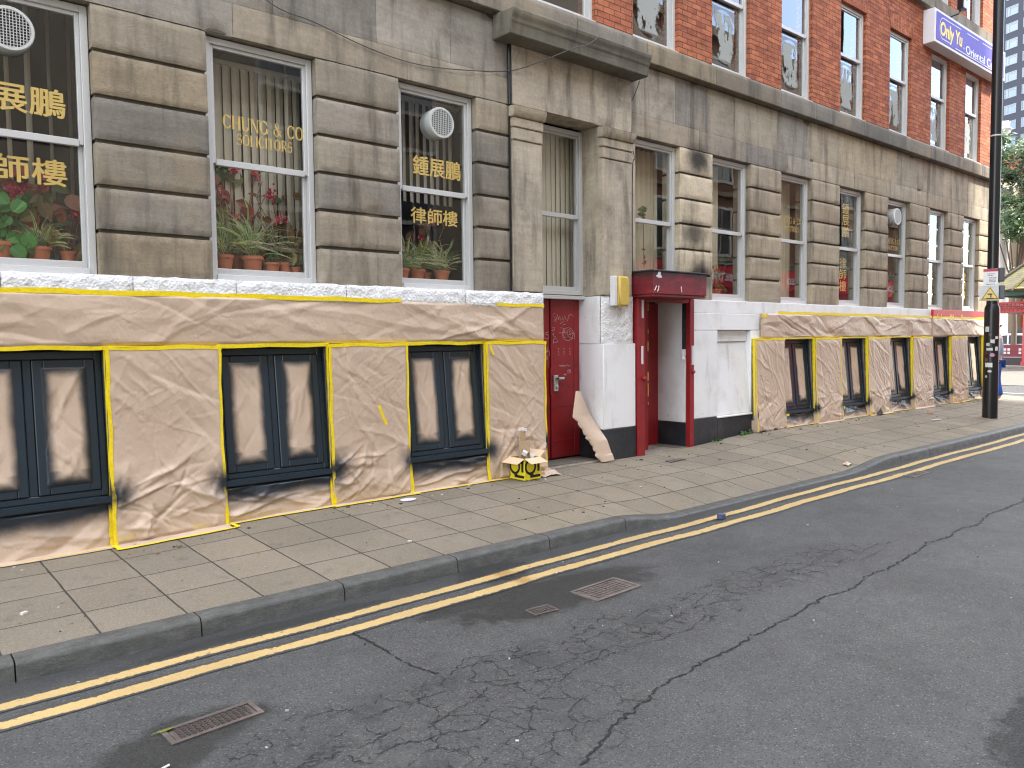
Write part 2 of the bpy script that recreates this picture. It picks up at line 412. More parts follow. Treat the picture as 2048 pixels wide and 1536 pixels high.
# ------------------------------------------------------------------ mesh builder
class MB:
    def __init__(s): s.v, s.f, s.c, s.uvs = [], [], [], {}
    def quad(s, pts, tint=None):
        b = len(s.v); s.v += [tuple(q) for q in pts]; s.f.append(tuple(range(b, b+len(pts)))); s.c.append(tint); return s
    def box(s, x0, x1, y0, y1, z0, z1, tint=None, fn=None):
        b = len(s.v)
        pts = [(x, y, z) for z in (z0, z1) for y in (y0, y1) for x in (x0, x1)]
        if fn: pts = [fn(*q) for q in pts]
        s.v += pts
        for q in ((0, 2, 3, 1), (4, 5, 7, 6), (0, 1, 5, 4), (2, 6, 7, 3), (0, 4, 6, 2), (1, 3, 7, 5)):
            s.f.append(tuple(b+i for i in q)); s.c.append(tint)
        return s
    def prism(s, prof, a, b_, axis='x', tint=None):
        """profile of (p,q) pairs extruded along an axis from a to b_"""
        n = len(prof); b = len(s.v)
        for t in (a, b_):
            for p, q in prof:
                s.v.append({'x': (t, p, q), 'y': (p, t, q), 'z': (p, q, t)}[axis])
        for i in range(n):
            j = (i+1) % n; s.f.append((b+i, b+j, b+n+j, b+n+i)); s.c.append(tint)
        s.f.append(tuple(b+i for i in range(n))[::-1]); s.c.append(tint)
        s.f.append(tuple(b+n+i for i in range(n))); s.c.append(tint); return s
    def tube(s, pts, rad, n=8, tint=None, cap=True):
        pts = [Vector(p) for p in pts]; rr = rad if hasattr(rad, '__len__') else [rad]*len(pts)
        b = len(s.v); ref = None
        for i, p in enumerate(pts):
            d = (pts[min(i+1, len(pts)-1)]-pts[max(i-1, 0)]).normalized()
            if ref is None: ref = d.orthogonal().normalized()
            ref = (ref-d*ref.dot(d)).normalized(); bn = d.cross(ref)
            for k in range(n):
                a = 2*math.pi*k/n; s.v.append(tuple(p+(ref*math.cos(a)+bn*math.sin(a))*rr[i]))
        for i in range(len(pts)-1):
            for k in range(n):
                k2 = (k+1) % n
                s.f.append((b+i*n+k, b+i*n+k2, b+(i+1)*n+k2, b+(i+1)*n+k)); s.c.append(tint)
        if cap:
            s.f.append(tuple(b+k for k in range(n))[::-1]); s.c.append(tint)
            s.f.append(tuple(b+(len(pts)-1)*n+k for k in range(n))); s.c.append(tint)
        return s
    def lathe(s, prof, c=(0, 0, 0), n=20, axis='z', tint=None):
        b = len(s.v)
        for r, h in prof:
            for k in range(n):
                a = 2*math.pi*k/n; u, v = r*math.cos(a), r*math.sin(a)
                q = {'z': (u, v, h), 'y': (u, h, v)}[axis]; s.v.append((c[0]+q[0], c[1]+q[1], c[2]+q[2]))
        for i in range(len(prof)-1):
            for k in range(n):
                k2 = (k+1) % n
                s.f.append((b+i*n+k, b+i*n+k2, b+(i+1)*n+k2, b+(i+1)*n+k)); s.c.append(tint)
        return s
    def each(s, name, mat, parent, **kw):
        """one object for every box collected so far"""
        for i in range(len(s.v)//8):
            m_ = MB(); m_.v = s.v[i*8:i*8+8]; m_.f = [tuple(k-i*8 for k in f) for f in s.f[i*6:i*6+6]]; m_.c = s.c[i*6:i*6+6]; m_.build(name, mat, parent, **kw)
    def build(s, name, mat, parent=None, bevel=0., smooth=None, seg=1, recalc=True):
        me = bpy.data.meshes.new(name); me.from_pydata(s.v, [], s.f); me.update()
        if any(c is not None for c in s.c):
            a = me.color_attributes.new('tint', 'FLOAT_COLOR', 'CORNER')
            buf = []
            for p, c in zip(s.f, s.c): buf += list((*(c or (.5, .5, .5)), 1.))*len(p)
            a.data.foreach_set('color', buf)
        bm = bmesh.new(); bm.from_mesh(me)
        if recalc: bmesh.ops.recalc_face_normals(bm, faces=bm.faces)
        if bevel: bmesh.ops.bevel(bm, geom=bm.edges[:], offset=bevel, segments=seg, affect='EDGES', clamp_overlap=True)
        bm.to_mesh(me); bm.free()
        if smooth is not None:
            me.shade_smooth(); me.set_sharp_from_angle(angle=R(smooth))
        me.materials.append(MT[mat] if isinstance(mat, str) else mat)
        o = bpy.data.objects.new(name, me); col.objects.link(o)
        return par(o, parent) if parent else o

def par(o, p):
    o.parent = p; o.matrix_parent_inverse = Matrix.Translation(-p.location) if p.type == 'EMPTY' else Matrix.Identity(4); return o
def tag(o, label, cat, group=None, kind=None):
    o['label'] = label; o['category'] = cat
    if group: o['group'] = group
    if kind: o['kind'] = kind
    return o
def struct(o): o['kind'] = 'structure'; return o
def stuff(o): o['kind'] = 'stuff'; return o
def thing(name, loc, label, cat, group=None):
    o = bpy.data.objects.new(name, None); o.empty_display_size = .1; o.location = loc; col.objects.link(o)
    return tag(o, label, cat, group)

def text(body, name, mat, parent, x0, x1, z0, z1, y, off=0., shear=0., ext=.0015, flip=False, fit=True, fn=None):
    """lettering standing on a plane that faces -Y (or +Y when flip), fitted into a box"""
    cu = bpy.data.curves.new(name, 'FONT'); cu.body = body; cu.size = 1; cu.offset = off; cu.shear = shear; cu.extrude = .004; cu.resolution_u = 3
    ob = bpy.data.objects.new(name, cu); col.objects.link(ob)
    dg = bpy.context.evaluated_depsgraph_get(); me = bpy.data.meshes.new_from_object(ob.evaluated_get(dg))
    bpy.data.objects.remove(ob); bpy.data.curves.remove(cu)
    n = len(me.vertices); a = np.zeros(n*3); me.vertices.foreach_get('co', a); a = a.reshape(-1, 3)
    if n == 0: return None
    lo, hi = a.min(0), a.max(0)
    sx = (x1-x0)/max(hi[0]-lo[0], 1e-6); sz = (z1-z0)/max(hi[1]-lo[1], 1e-6)
    X = (a[:, 0]-lo[0])*sx; Z = z0+(a[:, 1]-lo[1])*sz; Y = a[:, 2]*ext/.004
    P = np.stack([x1-X if flip else x0+X, y+Y*(-1 if not flip else 1), Z], 1)
    if fn: P = np.array([fn(*q) for q in P])
    me.vertices.foreach_set('co', P.ravel()); me.update(); me.materials.clear(); me.materials.append(MT[mat]); me.name = name
    o = bpy.data.objects.new(name, me); col.objects.link(o)
    if parent: par(o, parent)
    return o


# ------------------------------------------------------------------ numpy noise and folds for paper
def vnoise(x, y, seed):
    xi, yi = np.floor(x).astype(int), np.floor(y).astype(int); fx, fy = x-xi, y-yi
    fx, fy = fx*fx*(3-2*fx), fy*fy*(3-2*fy)
    def h(a, b):
        n = (a*374761393+b*668265263+seed*1442695) & 0x7fffffff
        n = (n ^ (n >> 13))*1274126177 & 0x7fffffff
        return ((n ^ (n >> 16)) & 0xffff)/65535.
    return (h(xi, yi)*(1-fx)+h(xi+1, yi)*fx)*(1-fy)+(h(xi, yi+1)*(1-fx)+h(xi+1, yi+1)*fx)*fy
def fbm(x, y, seed, o=4):
    t, a = 0, .5
    for i in range(o): t = t+a*(vnoise(x*2**i, y*2**i, seed+i)-.5); a *= .5
    return t
def folds(x, z, seed, n, amp, length, width, ang=None, spread=1.6, box=None):
    """sum of short creased ridges: gives facets with sharp creases, like handled kraft paper"""
    q = random.Random(seed); h = np.zeros_like(x)
    x0, x1, z0, z1 = box
    wx = x+fbm(x*3, z*3, seed+50, 3)*.10; wz = z+fbm(x*3+7, z*3, seed+60, 3)*.10
    for i in range(n):
        cx, cz = q.uniform(x0, x1), q.uniform(z0, z1)
        a = (ang if ang is not None else 0)+q.uniform(-spread, spread)
        L = length*q.uniform(.35, 1.3); W = width*q.uniform(.4, 1.5); A = amp*q.uniform(.25, 1.)*q.choice((-1, 1, 1))
        u = (wx-cx)*math.cos(a)+(wz-cz)*math.sin(a); v = -(wx-cx)*math.sin(a)+(wz-cz)*math.cos(a)
        t = np.clip(1-np.abs(u)/L, 0, 1); W2 = W*(.35+.65*t)
        h += A*t**.7*np.where(v > 0, np.clip(1-np.abs(v)/(W2*1.9), 0, 1)**1.25, np.clip(1-np.abs(v)/(W2*.8), 0, 1))
    return h
def sstep(a, b, x):
    t = np.clip((x-a)/(b-a), 0, 1); return t*t*(3-2*t)
def grid_mesh(name, P, mat, parent=None, paint=None, yellow=None, keep=None, smooth=True, uv=False, thick=0):
    ny, nx = P.shape[:2]
    idx = np.arange(ny*nx).reshape(ny, nx)
    F = np.stack([idx[:-1, :-1], idx[:-1, 1:], idx[1:, 1:], idx[1:, :-1]], -1).reshape(-1, 4)
    if keep is not None: F = F[keep[:-1, :-1].ravel()]
    me = bpy.data.meshes.new(name); me.from_pydata(P.reshape(-1, 3).tolist(), [], F.tolist()); me.update()
    for nm, a in (('paint', paint), ('yellow', yellow)):
        if a is not None:
            at = me.attributes.new(nm, 'FLOAT', 'POINT'); at.data.foreach_set('value', np.ascontiguousarray(a, dtype=np.float32).ravel())
    if uv:
        l = me.uv_layers.new(name='UVMap'); vi = np.array([lp.vertex_index for lp in me.loops])
        U = np.stack([(vi % nx)/(nx-1), 1-(vi//nx)/(ny-1)], -1); l.data.foreach_set('uv', U.ravel().astype(np.float32))
    if smooth: me.shade_smooth()
    me.materials.append(MT[mat]); o = bpy.data.objects.new(name, me); col.objects.link(o)
    return par(o, parent) if parent else o

# ------------------------------------------------------------------ ground
def lerp(a, b, t): return a+(b-a)*t
def st(a, b, x):
    t = min(1, max(0, (x-a)/(b-a))); return t*t*(3-2*t)
def road_z(x): return -.11+.21*st(17, 26, x)
def foot_z(x): return .05+.045*st(1.2, 3.2, x)+.105*st(8.6, 11.2, x)
def drop(x): return st(5.35, 6.3, x)*(1-st(9.7, 11.0, x))       # dropped crossing
def kerb_z(x): return road_z(x)+.115-.095*drop(x)
KY = -2.13
def pave_z(x, y):
    t = (y-(KY+.1))/(-.05-(KY+.1)); t = max(0, min(1, t))
    # the ramp of the dropped crossing eats into the footway
    full = lerp(road_z(x)+.115, foot_z(x), t); low = lerp(kerb_z(x), foot_z(x), t)
    return lerp(low, full, st(.0, .45, t))

def ground(name, mat, xs, ys, fz, dz=0):
    P = np.array([[(x, y, fz(x, y)+dz) for x in xs] for y in ys])
    o = grid_mesh(name, P, mat); return struct(o)
XS = [-40, -20, -10]+[-6+.25*i for i in range(120)]+[26, 30, 40, 60, 90, 160, 400]
ground('road', 'road', XS, [-400, -120, -40, -20, -14]+[-12+.5*i for i in range(20)]+[KY+.01, 10, 40, 140, 400],
       lambda x, y: (road_z(x) if y < -2 else (road_z(x) if x > 21.5 else -.35)))
def corner_y(x): return 0
PX = [-12, -8]+[-6+.15*i for i in range(184)]
ground('pavement', 'pave', PX, [KY+.125+(.62-KY-.125)*i/14 for i in range(15)], pave_z)
kz = [-12]+[-9.94+.96*i for i in range(33)]
for i in range(len(kz)-1):                                            # kerb stones, end to end
    a, b = kz[i]+.004, kz[i+1]-.004
    mb = MB(); n = 5
    for j in range(n):
        x0, x1 = lerp(a, b, j/n), lerp(a, b, (j+1)/n); q = len(mb.v)
        for x in (x0, x1):
            z = kerb_z(x); zr = road_z(x)-.15
            mb.v += [(x, KY+.135, z), (x, KY+.030, z-.002), (x, KY+.008, z-.010), (x, KY-.006, z-.032), (x, KY-.026, zr), (x, KY+.135, zr)]
        for t in range(6):
            t2 = (t+1) % 6; mb.f.append((q+t, q+t2, q+6+t2, q+6+t)); mb.c.append(None)
        if j == 0: mb.f.append(tuple(q+t for t in range(6))); mb.c.append(None)
        if j == n-1: mb.f.append(tuple(q+6+t for t in range(6))); mb.c.append(None)
    struct(mb.build('kerb', 'kerb', smooth=50))

def yl(name, yf, wd, x0, x1):
    n = int((x1-x0)/.1); P = np.zeros((5, n, 3)); E_ = np.zeros((5, n))
    for i in range(n):
        x = lerp(x0, x1, i/(n-1)); jo = .012*math.sin(x*1.7)+.006*math.sin(x*5.1)
        for j in range(5):
            y = yf(x)+jo+wd*(j/4-.5); P[j, i] = (x, y, road_z(x)+.004); E_[j, i] = (0, .55, .6, .55, 0)[j]
    o = grid_mesh(name, P, 'line'); a = o.data.attributes.new('edge', 'FLOAT', 'POINT'); a.data.foreach_set('value', E_.ravel().astype(np.float32))
    return struct(o)
yl('road_marking', lambda x: -2.665+.0095*x, .145, -6, 20.5)
yl('road_marking', lambda x: -2.445+.0115*x, .135, -6, 20.3)

def crack(pts, wd, seed, branch=0.):
    """one long open crack as a ragged thin strip of dark bitumen lying on the asphalt"""
    q = random.Random(seed); mb = MB()
    line = []
    for (xa, ya), (xb, yb) in zip(pts, pts[1:]):
        n = max(2, int(math.hypot(xb-xa, yb-ya)/.018))
        for i in range(n): line.append((lerp(xa, xb, i/n), lerp(ya, yb, i/n)))
    line.append(pts[-1])
    off = 0; L = []
    for i, (x, y) in enumerate(line):
        off = off*.93+q.uniform(-.013, .013); L.append((x+q.uniform(-.007, .007), y+off+q.uniform(-.010, .010)))
    for i in range(len(L)-1):
        if q.random() < .14: continue
        (xa, ya), (xb, yb) = L[i], L[i+1]; ww = wd*q.uniform(.25, 1.2); ww2 = wd*q.uniform(.25, 1.2)
        d = Vector((xb-xa, yb-ya)).normalized(); nx, ny = -d.y, d.x
        z = road_z(xa)+.004
        mb.quad([(xa-nx*ww/2, ya-ny*ww/2, z), (xb-nx*ww2/2, yb-ny*ww2/2, z), (xb+nx*ww2/2, yb+ny*ww2/2, z), (xa+nx*ww/2, ya+ny*ww/2, z)])
    return struct(mb.build('road_crack', 'crack'))
simple('crack', (.012, .012, .013), .9)
crack([(2.25, -4.66), (2.39, -4.60), (2.89, -4.50), (3.12, -4.40), (4.03, -4.33), (5.27, -4.31), (7.39, -4.19), (9.6, -4.12), (13, -4.0)], .015, 3)
crack([(2.28, -2.72), (2.29, -2.96), (2.28, -3.34), (2.33, -3.55)], .015, 5)
for i in range(16):
    x = .9+i*.36; y = -3.82+rnd.uniform(-.26, .22)
    crack([(x, y), (x+rnd.uniform(.2, .6), y+rnd.uniform(-.14, .14)), (x+rnd.uniform(.6, .9), y+rnd.uniform(-.2, .2))], .006, 20+i)

# ------------------------------------------------------------------ the long stone and brick building
B = thing('office_building', (10, 0, 0), 'long street building with soot stained sandstone ground floor and red brick upper storeys', 'building')
ZF = 1.65
GW = [(.575, 1.595), (2.50, 3.51), (4.43, 5.42)]                    # ground floor windows
RW = [(8.06, 9.02), (9.80, 10.77), (11.67, 12.63), (13.60, 14.55), (15.52, 16.47), (17.43, 18.38), (19.27, 20.20)]
DW = (6.36, 7.36)
XE = 21.0
Z0, Z1 = 2.21, 4.33
pal = [(.335, .295, .24), (.36, .31, .24), (.39, .32, .225), (.31, .285, .245), (.345, .31, .26), (.27, .25, .22), (.38, .335, .265), (.32, .29, .245), (.25, .232, .205)]
def tint(q=rnd, light=1.):
    c = q.choice(pal); f = q.uniform(.70, .98)*light; return tuple(t*f for t in c)
fr_, pr_ = random.Random(3), random.Random(9)
stone = MB(); back = MB()
def rough_block(x0, x1, z0, z1, y0, c, ero=.016, step=.028):
    """a stone with a worn, slightly uneven face and eroded arrises"""
    nx, nz = max(4, int((x1-x0)/step)), max(4, int((z1-z0)/step)); b = len(stone.v)
    u = np.linspace(0, 1, nx+1); v = np.linspace(0, 1, nz+1); U, V = np.meshgrid(x0+(x1-x0)*u, z0+(z1-z0)*v)
    e = np.minimum(np.minimum(U-x0, x1-U), np.minimum(V-z0, z1-V))
    n1 = fbm(U*9+x0*3, V*9, 71, 4); n2 = fbm(U*3.1, V*3.1, 75, 3)
    D = ero*(1-sstep(0, .028+.03*np.maximum(n1, 0)*2, e))*(.55+1.6*np.abs(n1))+.006*n1+.007*n2
    D += .03*sstep(.16, .34, fbm(U*2.3, V*2.3, 83, 3))*(1-sstep(0, .09, e))
    stone.v += [(float(U[j, i]), float(y0+max(-.004, D[j, i])), float(V[j, i])) for j in range(nz+1) for i in range(nx+1)]
    for j in range(nz):
        for i in range(nx): q_ = b+j*(nx+1)+i; stone.f.append((q_, q_+1, q_+nx+2, q_+nx+1)); stone.c.append(c)
    ring = [i for i in range(nx+1)]+[nx+j*(nx+1) for j in range(1, nz+1)]+[nz*(nx+1)+i for i in range(nx-1, -1, -1)]+[j*(nx+1) for j in range(nz-1, 0, -1)]
    b2 = len(stone.v); stone.v += [(stone.v[b+k][0], .32, stone.v[b+k][2]) for k in ring]
    for k in range(len(ring)):
        k2 = (k+1) % len(ring); stone.f.append((b+ring[k2], b+ring[k], b2+k, b2+k2)); stone.c.append(c)
piers = [(-.40, .575), (1.595, 2.50), (3.51, 4.43), (5.42, 5.90)]+[(RW[i][1], RW[i+1][0]) for i in range(6)]+[(20.20, XE)]
for k, (a, b) in enumerate(piers):
    right = a > 9
    h = (Z1-Z0)/6
    for i in range(6):
        z0 = Z0+i*h; l = 1.0
        c = tint(pr_)
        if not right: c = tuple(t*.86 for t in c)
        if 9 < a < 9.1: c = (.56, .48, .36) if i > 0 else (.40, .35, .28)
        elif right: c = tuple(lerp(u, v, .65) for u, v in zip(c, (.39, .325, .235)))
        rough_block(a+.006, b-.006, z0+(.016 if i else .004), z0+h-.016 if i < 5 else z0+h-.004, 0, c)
    back.box(a+.022, b-.022, .034, .30, Z0, Z1, (.10, .088, .07))
def course(z0, z1, x0, x1, y0, lens, seed, light=1., gap=.002, flat=False):
    q = random.Random(seed); x = x0
    while x < x1-.05:
        n = min(x1, x+q.uniform(*lens));
        if x1-n < .4: n = x1
        c = tint(q, light)
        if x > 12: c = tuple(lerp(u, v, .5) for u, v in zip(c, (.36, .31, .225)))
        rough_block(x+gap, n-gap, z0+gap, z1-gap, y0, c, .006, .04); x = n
course(4.33, 4.62, -2, 5.90, 0, (.9, 1.9), 5, 1.05); course(4.33, 4.62, 7.95, XE, 0, (.8, 1.7), 6, 1.05)
course(4.62, 5.255, -2, 5.90, .004, (.7, 1.5), 15, 1.12); course(4.62, 5.255, 7.95, XE, .004, (.55, 1.35), 17, 1.12)
back.box(-2, XE-.02, .02, .31, 4.34, 5.55, (.10, .088, .07))
# doorway panel and reveals
rough_block(5.905, 7.945, 4.335, 5.22, -.045, (.43, .375, .30), .005, .04)
stone.box(DW[0]-.45, DW[0], -.004, .42, .0, 2.03, (.3, .27, .22))
stone.box(DW[1], 8.055, -.010, .42, 2.215, 4.33, (.42, .37, .29))
stone.box(DW[0]-.44, DW[0]-.002, -.006, .42, 2.215, 4.33, (.42, .37, .29))
stone.build('stone_wall', 'stone', B, smooth=50)
back.build('joint_bed', 'stone', B)
sc = MB(); q = random.Random(11); x = -2
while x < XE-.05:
    n = min(XE+.1, x+q.uniform(.9, 1.9)); c = tint(q, .66)
    y0 = -.115
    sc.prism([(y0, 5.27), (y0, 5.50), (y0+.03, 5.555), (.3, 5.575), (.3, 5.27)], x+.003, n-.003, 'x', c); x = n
sc.build('string_course', 'stone', B, bevel=.008, smooth=35)
hd = MB()
def hood(y0): return [(.0, 4.985), (y0+.06, 4.985), (y0+.05, 5.10), (y0+.035, 5.115), (y0+.03, 5.15), (y0-.0, 5.20), (y0-.005, 5.245), (-.10, 5.262), (.0, 5.262)]
q = [5.66, 7.98]
prof = hood(-.36)
hd.prism(prof, q[0], q[1], 'x', (.15, .142, .115))
o = hd.build('door_hood', 'stone', B, bevel=.01, smooth=40)
for a, b in ((5.905, 6.345), (7.365, 7.93)):
    pl = MB(); c = (.41, .36, .285)
    pl.box(a, b, -.055, .0, 2.215, 3.93, c)
    pl.box(a-.005, b+.005, -.065, .0, 3.935, 4.07, c); pl.box(a-.012, b+.012, -.075, .0, 4.075, 4.18, c)
    pl.prism([(0, 4.185), (-.085, 4.185), (-.10, 4.20), (-.12, 4.27), (-.125, 4.30), (0, 4.315)], a-.03, b+.03, 'x', (.40, .35, .27))
    pl.build('pilaster', 'stone', B, bevel=.008, smooth=35, seg=2)
cd = MB(); cd.tube([(5.885, -.02, 5.2), (5.882, -.022, 4.6), (5.885, -.02, 4.32)], .022, 8); cd.tube([(5.885, -.012, 4.32), (5.88, -.012, 3.6), (5.887, -.012, 2.9), (5.884, -.012, 2.22)], .010, 6)  # upper run is conduit; thin black lower run stands for edge shadow and mould
cd.build('conduit_and_shadow_line', 'pole black', B, smooth=50)

# rough white plinth band under the sills
wb = MB(); q = random.Random(4)
def roughband(x0, x1, y0, z0, z1, lens):
    x = x0
    while x < x1-.02:
        n = min(x1, x+q.uniform(*lens)); nx = max(2, int((n-x)/.03)); nz = max(2, int((z1-z0)/.03))
        b = len(wb.v)
        for j in range(nz+1):
            for i in range(nx+1):
                X = lerp(x+.003, n-.003, i/nx); Z = lerp(z0, z1, j/nz); e = min(i, nx-i, j, nz-j) == 0
                wb.v.append((X, y0+(.004 if e else -float(vnoise(np.array(X*22), np.array(Z*22), 5))*.022), Z+(float(vnoise(np.array(X*13), np.array(0.), 8))-.5)*.012*(j == nz)))
        for j in range(nz):
            for i in range(nx): wb.f.append((b+j*(nx+1)+i, b+j*(nx+1)+i+1, b+(j+1)*(nx+1)+i+1, b+(j+1)*(nx+1)+i)); wb.c.append(None)
        wb.box(x+.003, n-.003, y0+.02, .35, z0, z1); x = n
    wb.build('rough_white_band', 'rough white', B, smooth=60); wb.v, wb.f, wb.c = [], [], []
roughband(-2, 6.35, -.055, 2.02, 2.208, (.8, 1.5))
roughband(7.362, 7.98, -.03, 1.60, 2.208, (.4, .7))
wp = MB()
wp.box(9.245, XE-.002, -.05, .36, 2.02, 2.208); wp.box(9.245, 10.95, -.058, .36, 1.772, 2.017); wp.box(10.95, XE, -.035, .36, 1.62, 2.015)
wp.box(9.245, 9.82, -.065, .36, .5, 1.765)
wp.box(10.70, 11.58, -.062, .36, .5, 1.765)
wp.box(9.825, 10.695, .02, .36, 1.60, 1.768)
fnb = lambda x, y, z: (x, y+lerp(-.055, .045, (z-.5)/1.1) if y < .3 else y, z)
wp.box(9.825, 10.695, 0, .36, .5, 1.597, fn=fnb)
wp.box(9.80, 10.72, -.085, .0, .47, .497)
wp.box(7.368, 7.99, -.06, .5, .5, 1.597)                               # pier between the two doors
wp.box(7.362, 8.04, .02, .5, 1.60, 2.20)
wp.box(9.155, 9.24, .01, 1.2, .45, 2.2)                                 # right reveal of the second doorway
wp.build('white_wall', 'white', B, bevel=.006, smooth=40)
bp = MB()
bp.box(7.366, 7.992, -.066, .5, -.1, .497); bp.box(9.245, 9.815, -.07, .36, -.1, .497); bp.box(9.818, 11.58, -.068, .36, -.1, .468)
bp.box(9.152, 9.243, .006, 1.2, -.1, .447)
bp.each('black_skirting', 'black', B, bevel=.005)
# walls behind the masking (fascia, piers)
hw = MB()
hw.box(-2, 6.345, -.035, .36, 1.62, 2.015)
hw.box(-.38, .53, -.075, .36, -.1, 1.615)
for a, b in ((1.60, 2.49), (3.53, 4.40), (5.44, 6.31)): hw.box(a+.02, b-.02, -.075, .36, -.1, 1.615)
for a, b in ((.55, 1.58), (2.51, 3.51), (4.42, 5.42)): hw.box(a, b, .0, .36, -.1, .42)
RP = [(10.72, 11.56), (12.53, 13.44), (14.45, 15.35), (16.38, 17.33), (18.32, 19.22), (20.20, XE-.02)]
for a, b in RP[1:]: hw.box(a+.02, b-.02, -.075, .36, -.1, 1.615)
for i in range(5): hw.box(RP[i][1]+.02, RP[i+1][0]-.02, .0, .36, -.1, .42)
hw.each('plinth', 'white', B)
# door steps
ds = MB(); ds.box(6.35, 7.362, -.06, .9, -.1, .115, (.26, .235, .2)); ds.box(8.02, 9.15, -.05, 1.3, -.1, .10, (.26, .235, .2))
ds.build('door_step', 'stone', B, bevel=.012)

# brick storeys with openings
br = MB()
UZ = [(5.62, 7.55), (8.62, 10.5)]
ux = [(-1.38, -.36)]+GW+[DW]+RW
def brickrow(z0, z1, wz0, wz1):
    xs = -2
    for a, b in ux:
        br.box(xs, a, .03, .33, z0, z1); xs = b
    br.box(xs, XE, .03, .33, z0, z1)
    for a, b in ux:
        br.box(a, b, .03, .33, wz1, z1)
brickrow(5.56, 8.31, *UZ[0]); brickrow(8.56, 11.6, *UZ[1])
br.box(XE-.3, XE, .33, 11, 5.56, 11.6); br.box(-2, -1.7, .33, 11, 5.56, 11.6)
br.build('brick_wall', 'brick', B)
sw = MB(); sw.box(XE-.31, XE-.002, .36, 11, 0, 5.54, (.36, .31, .23)); sw.box(-2, -1.7, .36, 11, 0, 5.54, (.36, .31, .23)); sw.each('side_wall', 'stone', B)
for a, b in ux:
    for z0, z1 in UZ:
        sl = MB(); sl.prism([(a-.10, z1+.30), (a+.0, z1+.004), (b-.0, z1+.004), (b+.10, z1+.30)], .022, .10, 'y'); sl.build('brick_arch', 'soldier brick', B)
s2 = MB(); q = random.Random(8); x = -2
while x < XE-.05:
    n = min(XE+.05, x+q.uniform(1, 2)); s2.box(x+.003, n-.003, -.08, .3, 8.30, 8.56, tint(q, .75)); x = n
s2.box(-2.05, XE+.12, -.15, .4, 11.6, 11.95, (.3, .26, .2)); s2.build('upper_string_course', 'stone', B, bevel=.008)
rf = MB(); rf.box(-2, XE, .33, 11, 11.3, 11.5); rf.build('roof', 'black', B)
inn = MB()
for z in (2.10, 5.4, 8.45, 11.2): inn.box(-1.68, XE-.32, .345 if z > 3 else .56, 4.2, z, z+.1)
inn.box(-1.69, XE-.32, 4.2, 4.3, .0, 11.2)
for x in (7.7, 3.97, 1.9): inn.box(x-.05, x+.05, .62, 4.2, 2.16, 5.39)
inn.build('interior', 'interior', B)

def window(a, b, z0, z1, split, parent=B, glass='glass', y=.11, name='window', white=False):
    """two-sash sliding window: outer frame, upper sash forward, lower sash behind"""
    f = MB(); t = .055; m_ = 'aluminium'
    f.box(a, a+t, y-.02, y+.09, z0, z1); f.box(b-t, b, y-.02, y+.09, z0, z1)
    f.box(a+t, b-t, y-.02, y+.09, z1-t, z1); f.box(a+t, b-t, y-.035, y+.09, z0, z0+.05)
    s = .032
    f.box(a+t, a+t+s, y, y+.035, split-.02, z1-t); f.box(b-t-s, b-t, y, y+.035, split-.02, z1-t)
    f.box(a+t+s, b-t-s, y, y+.035, z1-t-.03, z1-t); f.box(a+t+s, b-t-s, y-.005, y+.035, split-.035, split+.02)
    f.box(a+t, a+t+s, y+.04, y+.075, z0+.05, split); f.box(b-t-s, b-t, y+.04, y+.075, z0+.05, split)
    f.box(a+t+s, b-t-s, y+.04, y+.075, z0+.05, z0+.11); f.box(a+t+s, b-t-s, y+.04, y+.075, split-.02, split+.015)
    fo = f.build(name, m_, parent, bevel=.003)
    for za, zb, yy in ((split+.02, z1-t-.03, y+.018), (z0+.11, split-.02, y+.058)):
        MB().quad([(a+t+s, yy, za), (b-t-s, yy, za), (b-t-s, yy, zb), (a+t+s, yy, zb)]).build('pane', glass, fo, recalc=False)
    return fo
def round_vent(x, y, z, fo):
    v = MB(); v.lathe([(.0, .10), (.15, .10), (.16, .06), (.16, -.03), (.155, -.04), (.155, -.05), (.164, -.055), (.164, -.095), (.158, -.105), (.138, -.105), (.138, -.085), (.0, -.08)], (x, y, z), 28, 'y')
    vo = v.build('round_vent', 'vent grey', fo, smooth=35)
    g = MB()
    for i in range(-6, 7):
        u = i*.0215; h = math.sqrt(max(0, .137**2-u*u))
        for s_ in (1, -1):
            g.box(u-.0025, u+.0025, -.004, .004, -h, h, fn=lambda X, Y, Z: (x+X, y-.101+Y, z+Z) if s_ > 0 else (x+Z, y-.0965+Y*.5, z+X))
    g.build('vent_grille', 'vent grey', fo)
    d = MB(); d.lathe([(0, -.086), (.138, -.086)], (x, y, z), 24, 'y'); d.build('vent_mesh', 'black', fo)

